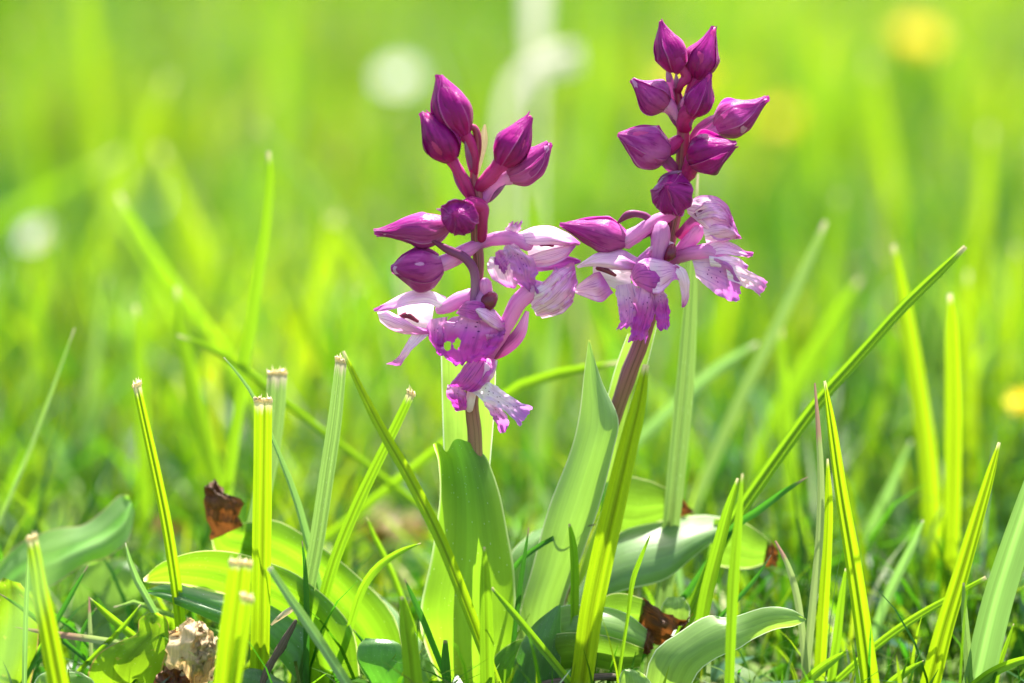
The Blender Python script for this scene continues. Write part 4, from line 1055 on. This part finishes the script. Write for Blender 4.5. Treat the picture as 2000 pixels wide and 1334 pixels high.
gblade('blade_green', [(1980, 1218), (1965, 1260), (1952, 1300), (1942, 1345)], [1, 4, 5, 5], 'tiny thin blade standing past the broad grey blade', -60, fold=.4)
gblade('blade_green', [(524, 296), (525, 350), (518, 430), (506, 520), (492, 610), (476, 720), (462, 820)], [4, 10, 11, 12, 12, 12, 12], 'tall slender blade with bent tip standing behind the square cut stubs', 520, turn=.4, n=40)
gblade('blade_dull', [(1612, 432), (1580, 505), (1540, 590), (1490, 690), (1440, 790), (1400, 880)], [5, 11, 13, 13, 13, 13], 'blurred grey green blade beyond the hanging right flowers of the leaning orchid'.replace('right ', ''), 800, turn=.3)
gblade('blade_green', [(232, 380), (275, 455), (330, 540), (385, 615), (440, 690), (480, 760)], [5, 9, 11, 12, 12, 12], 'blurred blade slanting down towards the stubs from far behind', 1300, turn=-.3)
gblade('blade_green', [(346, 655), (395, 672), (450, 702), (510, 745), (575, 800), (640, 850)], [2, 6, 8, 8, 8, 8], 'arched blade with a bleached tip behind the needle like blade', 480, turn=.2)
gblade('blade_green', [(345, 560), (352, 640), (370, 730), (392, 820)], [4, 12, 16, 17], 'soft blade behind the bleached arching tip', 750, turn=.3)
gblade('blade_dull', [(1363, 340), (1354, 480), (1346, 620), (1336, 760), (1322, 900), (1312, 1000)], [2, 8, 15, 19, 19, 18], 'tall two toned stalk rising close behind the leaning orchid', 160, turn=.15, **TH)
gblade('blade_green', [(1212, 708, 420), (1150, 718, 420), (1080, 732, 420), (1000, 760, 430), (950, 800, 440)], [3, 9, 11, 11, 10], 'bowed green blade passing behind both orchid stems', fold=.3)
gblade('blade_bright', [(62, 1052), (75, 1130), (92, 1220), (112, 1325)], [11, 15, 18, 20], 'blurred yellow cut blade standing by the wavy lime leaf', -330, True, turn=.2, **TH)
gblade('blade_bright', [(470, 1098), (462, 1170), (452, 1250), (444, 1325)], [22, 24, 25, 25], 'wide blurred yellow cut blade beside the cream husk', -330, True, turn=.1, **TH)
gblade('blade_bright', [(484, 1168), (478, 1220), (470, 1270), (460, 1325)], [12, 13, 13, 13], 'low narrow blurred cut blade against the wide one by the husk', -390, True, turn=-.2, **TH)
gblade('blade_pale', [(526, 1108), (560, 1160), (605, 1225), (645, 1285), (680, 1340)], [6, 8, 10, 10, 10], 'pale blurred blade slanting down in front of the bright basal leaves', -260, turn=.4)
gblade('blade_dark', [(590, 1056), (596, 1110), (599, 1190), (598, 1290)], [1, 4, 6, 6], 'thin dark upright blade against the bright basal leaf', -60, fold=.5)
gblade('blade_green', [(822, 1061, -20), (780, 1078, -25), (735, 1110, -30), (705, 1155, -30), (686, 1215, -30)], [1, 6, 8, 8, 7], 'green blade bowing over beside the bitten upright leaf', turn=.2, fold=.4)
gblade('blade_green', [(716, 1010, 150), (732, 1050, 150), (752, 1090, 150), (770, 1130, 150), (785, 1170, 150)], [1, 5, 6, 6, 6], 'thin straight blade over the bare brown soil', turn=.2, fold=.4)
gblade('blade_green', [(785, 1165), (792, 1215), (800, 1270), (806, 1330)], [4, 14, 17, 18], 'short wide blurred blade in front of the round dark leaf', -260, turn=.3)
gblade('blade_dark', [(790, 1130), (808, 1170), (826, 1210), (846, 1260)], [1, 5, 6, 6], 'dark fine blade at the left margin of the bitten leaf'.replace('left ', ''), -50)
gblade('blade_dark', [(870, 1250), (870, 1285), (872, 1320)], [4, 8, 9], 'stub of a green blade at the foot of the bitten leaf', -160)
gblade('blade_pale', [(1780, 860), (1735, 960), (1690, 1060), (1660, 1150)], [3, 12, 15, 15], 'blurred bluish blade bowed between the slanting blade and the tall blurred yellow blade', 700, turn=.3)
gblade('blade_green', [(1525, 640), (1530, 740), (1540, 850), (1545, 960)], [4, 11, 14, 14], 'blurred upright blade behind the very long slanting blade', 900)
gblade('blade_green', [(1680, 545), (1630, 620), (1570, 720), (1510, 830), (1470, 920)], [5, 16, 20, 22, 22], 'wide blurred green blade parallel to the very long slanting blade', 1300)
gblade('blade_pale', [(1480, 670), (1430, 700), (1380, 735), (1320, 790)], [4, 11, 13, 13], 'short pale blurred blade behind the two toned stalk', 800)
gblade('blade_green', [(265, 596), (272, 680), (278, 780), (280, 880)], [4, 11, 14, 15], 'blurred upright blade behind the slim cut blade', 900)
gblade('blade_dull', [(146, 640), (110, 740), (70, 850), (20, 970), (-20, 1060)], [1, 3, 4, 4, 4], 'thin blue green blade leaning away over the dandelion leaf', 330)
gblade('blade_pale', [(135, 985), (105, 1060), (70, 1150), (20, 1260)], [3, 8, 10, 11], 'very blurred pale blade in front of the rounded dandelion leaf', -1700, fold=.2)
gblade('blade_pale', [(56, 1060), (54, 1130), (50, 1220), (48, 1325)], [1, 4, 5, 5], 'thin pale stalk close to the blurred yellow cut blade', -100, fold=.5)
# tangle of thin blades low on the left side
T1 = [((174, 1165), (176, 1220), (180, 1310), 'blade_pink', 4), ((176, 1168), (215, 1205), (268, 1248), 'blade_green', 8), ((222, 1186), (265, 1176), (345, 1205), 'blade_dull', 5),
      ((0, 1160), (60, 1200), (165, 1285), 'blade_dark', 5), ((105, 1205), (150, 1235), (205, 1300), 'blade_dark', 4), ((172, 1105), (140, 1160), (110, 1215), 'blade_dark', 5),
      ((30, 1225), (120, 1240), (235, 1255), 'blade_pink', 7), ((190, 1185), (162, 1230), (148, 1290), 'blade_dark', 4), ((275, 1180), (240, 1225), (205, 1260), 'blade_green', 5), ((60, 1290), (90, 1260), (110, 1330), 'blade_green', 7),
      ((245, 1060), (262, 1120), (300, 1190), 'blade_pale', 7), ((690, 1230), (720, 1270), (735, 1330), 'blade_dark', 5)]
T1L = ['thin reddish tipped blade upright in the lower tangle', 'short folded pointed blade slanting down to the lime lobed leaf', 'silvery blade bowed over in front of the blue green leaf', 'dark blade slanting down out of the wavy lime leaf',
       'fine dark blade sloping through the tangle behind the blurred yellow blade', 'fine dark blade leaning up to the rounded dandelion leaf', 'pale flat stalk lying across the lower tangle of blades', 'fine dark blade hooked down behind the lime lobed leaf',
       'small green blade sloping up behind the lime lobed leaf', 'short bent blade by the woolly blue grey leaf', 'pale bowed blade between dandelion leaf and slim cut blade', 'fine dark blade at the round dark leaf under the bright basal leaves']
for (a, b, c, mt, hw), lb in zip(T1, T1L):
    d = random.uniform(-40, 60)
    gblade(mt, [(*a, d), (*b, d), (*c, d)], [1, hw, hw], lb, n=16, fold=.5)

# blurred tall blades far behind: only their place tells them apart
far = [(150, -120, 215, 420, 4800, 26, 'blade_bright'), (330, 150, 180, 520, 3600, 26, 'blade_bright'), (310, 290, 450, 640, 3000, 34, 'blade_bright'), (660, 420, 570, 760, 2200, 26, 'blade_bright'),
       (240, 300, -60, 470, 3600, 30, 'blade_green'), (500, 240, 640, 400, 2800, 14, 'blade_dull'), (640, 420, 720, 560, 2200, 14, 'blade_bright'), (850, 250, 900, 500, 3000, 22, 'blade_green'),
       (1700, 120, 1760, 520, 4200, 30, 'blade_bright'), (1930, 250, 1900, 640, 3000, 26, 'blade_bright'), (1560, -60, 1600, 400, 5200, 34, 'blade_green'), (1180, -80, 1150, 400, 5200, 30, 'blade_green'),
       (560, -60, 540, 300, 5600, 34, 'blade_green'), (30, 60, 90, 520, 4800, 30, 'blade_green'), (1440, 480, 1400, 760, 2400, 20, 'blade_bright'), (1640, 380, 1600, 700, 2600, 24, 'blade_green'),
       (1985, 480, 1960, 800, 2000, 22, 'blade_bright'), (90, 470, 70, 760, 1800, 14, 'blade_green'), (210, 540, 170, 800, 1600, 12, 'blade_dull'), (1040, 380, 1050, 560, 1600, 10, 'blade_green'),
       (700, 560, 660, 820, 1300, 12, 'blade_green'), (1090, 600, 1060, 800, 1300, 16, 'blade_dull'), (1760, 640, 1700, 860, 1500, 16, 'blade_green'), (1890, 530, 1895, 800, 1300, 16, 'blade_bright')]
for x0, y0, x1, y1, d, hw, mt in far:
    gblade(mt, [(x0, y0, d), (x0 * .65 + x1 * .35, y0 * .65 + y1 * .35, d), (x1, y1, d)], [hw * .2, hw * .72, hw * .8], {'blade_bright': 'tall yellow green grass blade blurred far behind the orchids', 'blade_green': 'tall fresh green grass blade blurred far behind the orchids'}.get(mt, 'tall dull grey green grass blade blurred far behind the orchids'),
           group={'blade_bright': 'tall blurred yellow blades', 'blade_green': 'tall blurred green blades'}.get(mt, 'tall blurred dull blades'), n=16)

# ------------------------------------------------------------------ blurred flowers behind
def head_flower(name, px, py, d, r, kind, label, group=None, stalk_to=None):
    c = P(px, py, d)
    q = (d * S + DIST) / DIST * S
    t = root(name, Vector((c.x, c.y, 0)), label, 'flower', group)
    m2 = MB()
    bx = c.x + (stalk_to or 0) * q
    pts = [Vector((c.x + (bx - c.x) * k / 7, c.y + .004 * math.sin(k), c.z * (1 - k / 7) - .004 * (k == 7))) for k in range(8)]
    m2.grid([[p + Vector((math.cos(a) * 9 * q, math.sin(a) * 9 * q, 0)) for a in [i * math.pi / 4 for i in range(8)]] for p in pts], closed=True)
    mk('stalk', m2, M['blade_green'], t)
    n = 18 if kind == 'daisy' else 34
    rnd = random.Random(px)
    nor = Vector((rnd.uniform(-.3, .3), -.55, .8)).normalized()
    e1 = nor.cross(Vector((0, 0, 1))).normalized()
    e2 = nor.cross(e1)
    for k in range(n):
        a = 2 * math.pi * k / n + rnd.uniform(-.1, .1)
        ring = 1 if kind == 'daisy' else (1, .75, .5)[k % 3]
        D = e1 * math.cos(a) + e2 * math.sin(a)
        sd = nor.cross(D)
        m3 = MB()
        rows = []
        for j, (rr, ww) in enumerate(((.18, .05), (.55, .13), (.9, .13), (1.0, .05))):
            cc = c + D * (rr * r * ring * q) + nor * ((.25 * rr * (1.4 - ring) * 1.5 + .02 * (k % 3)) * r * q)
            rows.append([cc + sd * (s * ww * r * q) + nor * (abs(s) * .03 * r * q) for s in (-1, 0, 1)])
        m3.grid(rows)
        mk('petal', m3, M['daisy_white' if kind == 'daisy' else 'yellow'], t)
    m4 = MB()
    m4.grid([[c + (e1 * math.cos(b) + e2 * math.sin(b)) * (.3 * math.cos(j * .5) * r * q) + nor * (.25 * math.sin(j * .5) * r * q) for b in [i * math.pi / 5 for i in range(10)]] for j in range(4)], closed=True)
    mk('disc', m4, M['yellow'], t)
head_flower('white_daisy', 780, 152, 7000, 38, 'daisy', 'small white daisy blurred into a pale disc behind the spike with fewer buds')
head_flower('white_daisy', 72, 462, 4200, 34, 'daisy', 'dim white daisy head blurred low among the far grass')
head_flower('yellow_dandelion', 1792, 78, 7200, 50, 'dandelion', 'large yellow dandelion blurred high in the far grass')
head_flower('yellow_dandelion', 1345, 155, 6400, 52, 'dandelion', 'yellow dandelion blurred directly behind the top buds of the leaning orchid')
head_flower('yellow_dandelion', 1530, 235, 8000, 40, 'dandelion', 'smaller yellow dandelion blurred lower than the large one')
head_flower('yellow_dandelion', 2004, 790, 1500, 42, 'dandelion', 'orange yellow dandelion half in view in the nearer grass')
# withered pale leaf hooking over, and an upright bleached blade above it
gblade('bleached', [(1128, 112, 4200), (1090, 118, 4200), (1040, 136, 4200), (1000, 175, 4200), (985, 260, 4200), (985, 420, 4200)], [34, 40, 30, 20, 14, 10], 'bleached withered leaf hooking over, blurred between the two flower spikes', name='withered_leaf', fold=.3, thick=.5)
gblade('bleached', [(1050, -160, 4600), (1048, -60, 4600), (1046, 70, 4600), (1044, 240, 4600)], [14, 36, 26, 8], 'bleached upright blade blurred above the hooked withered leaf', name='withered_leaf', fold=.3)
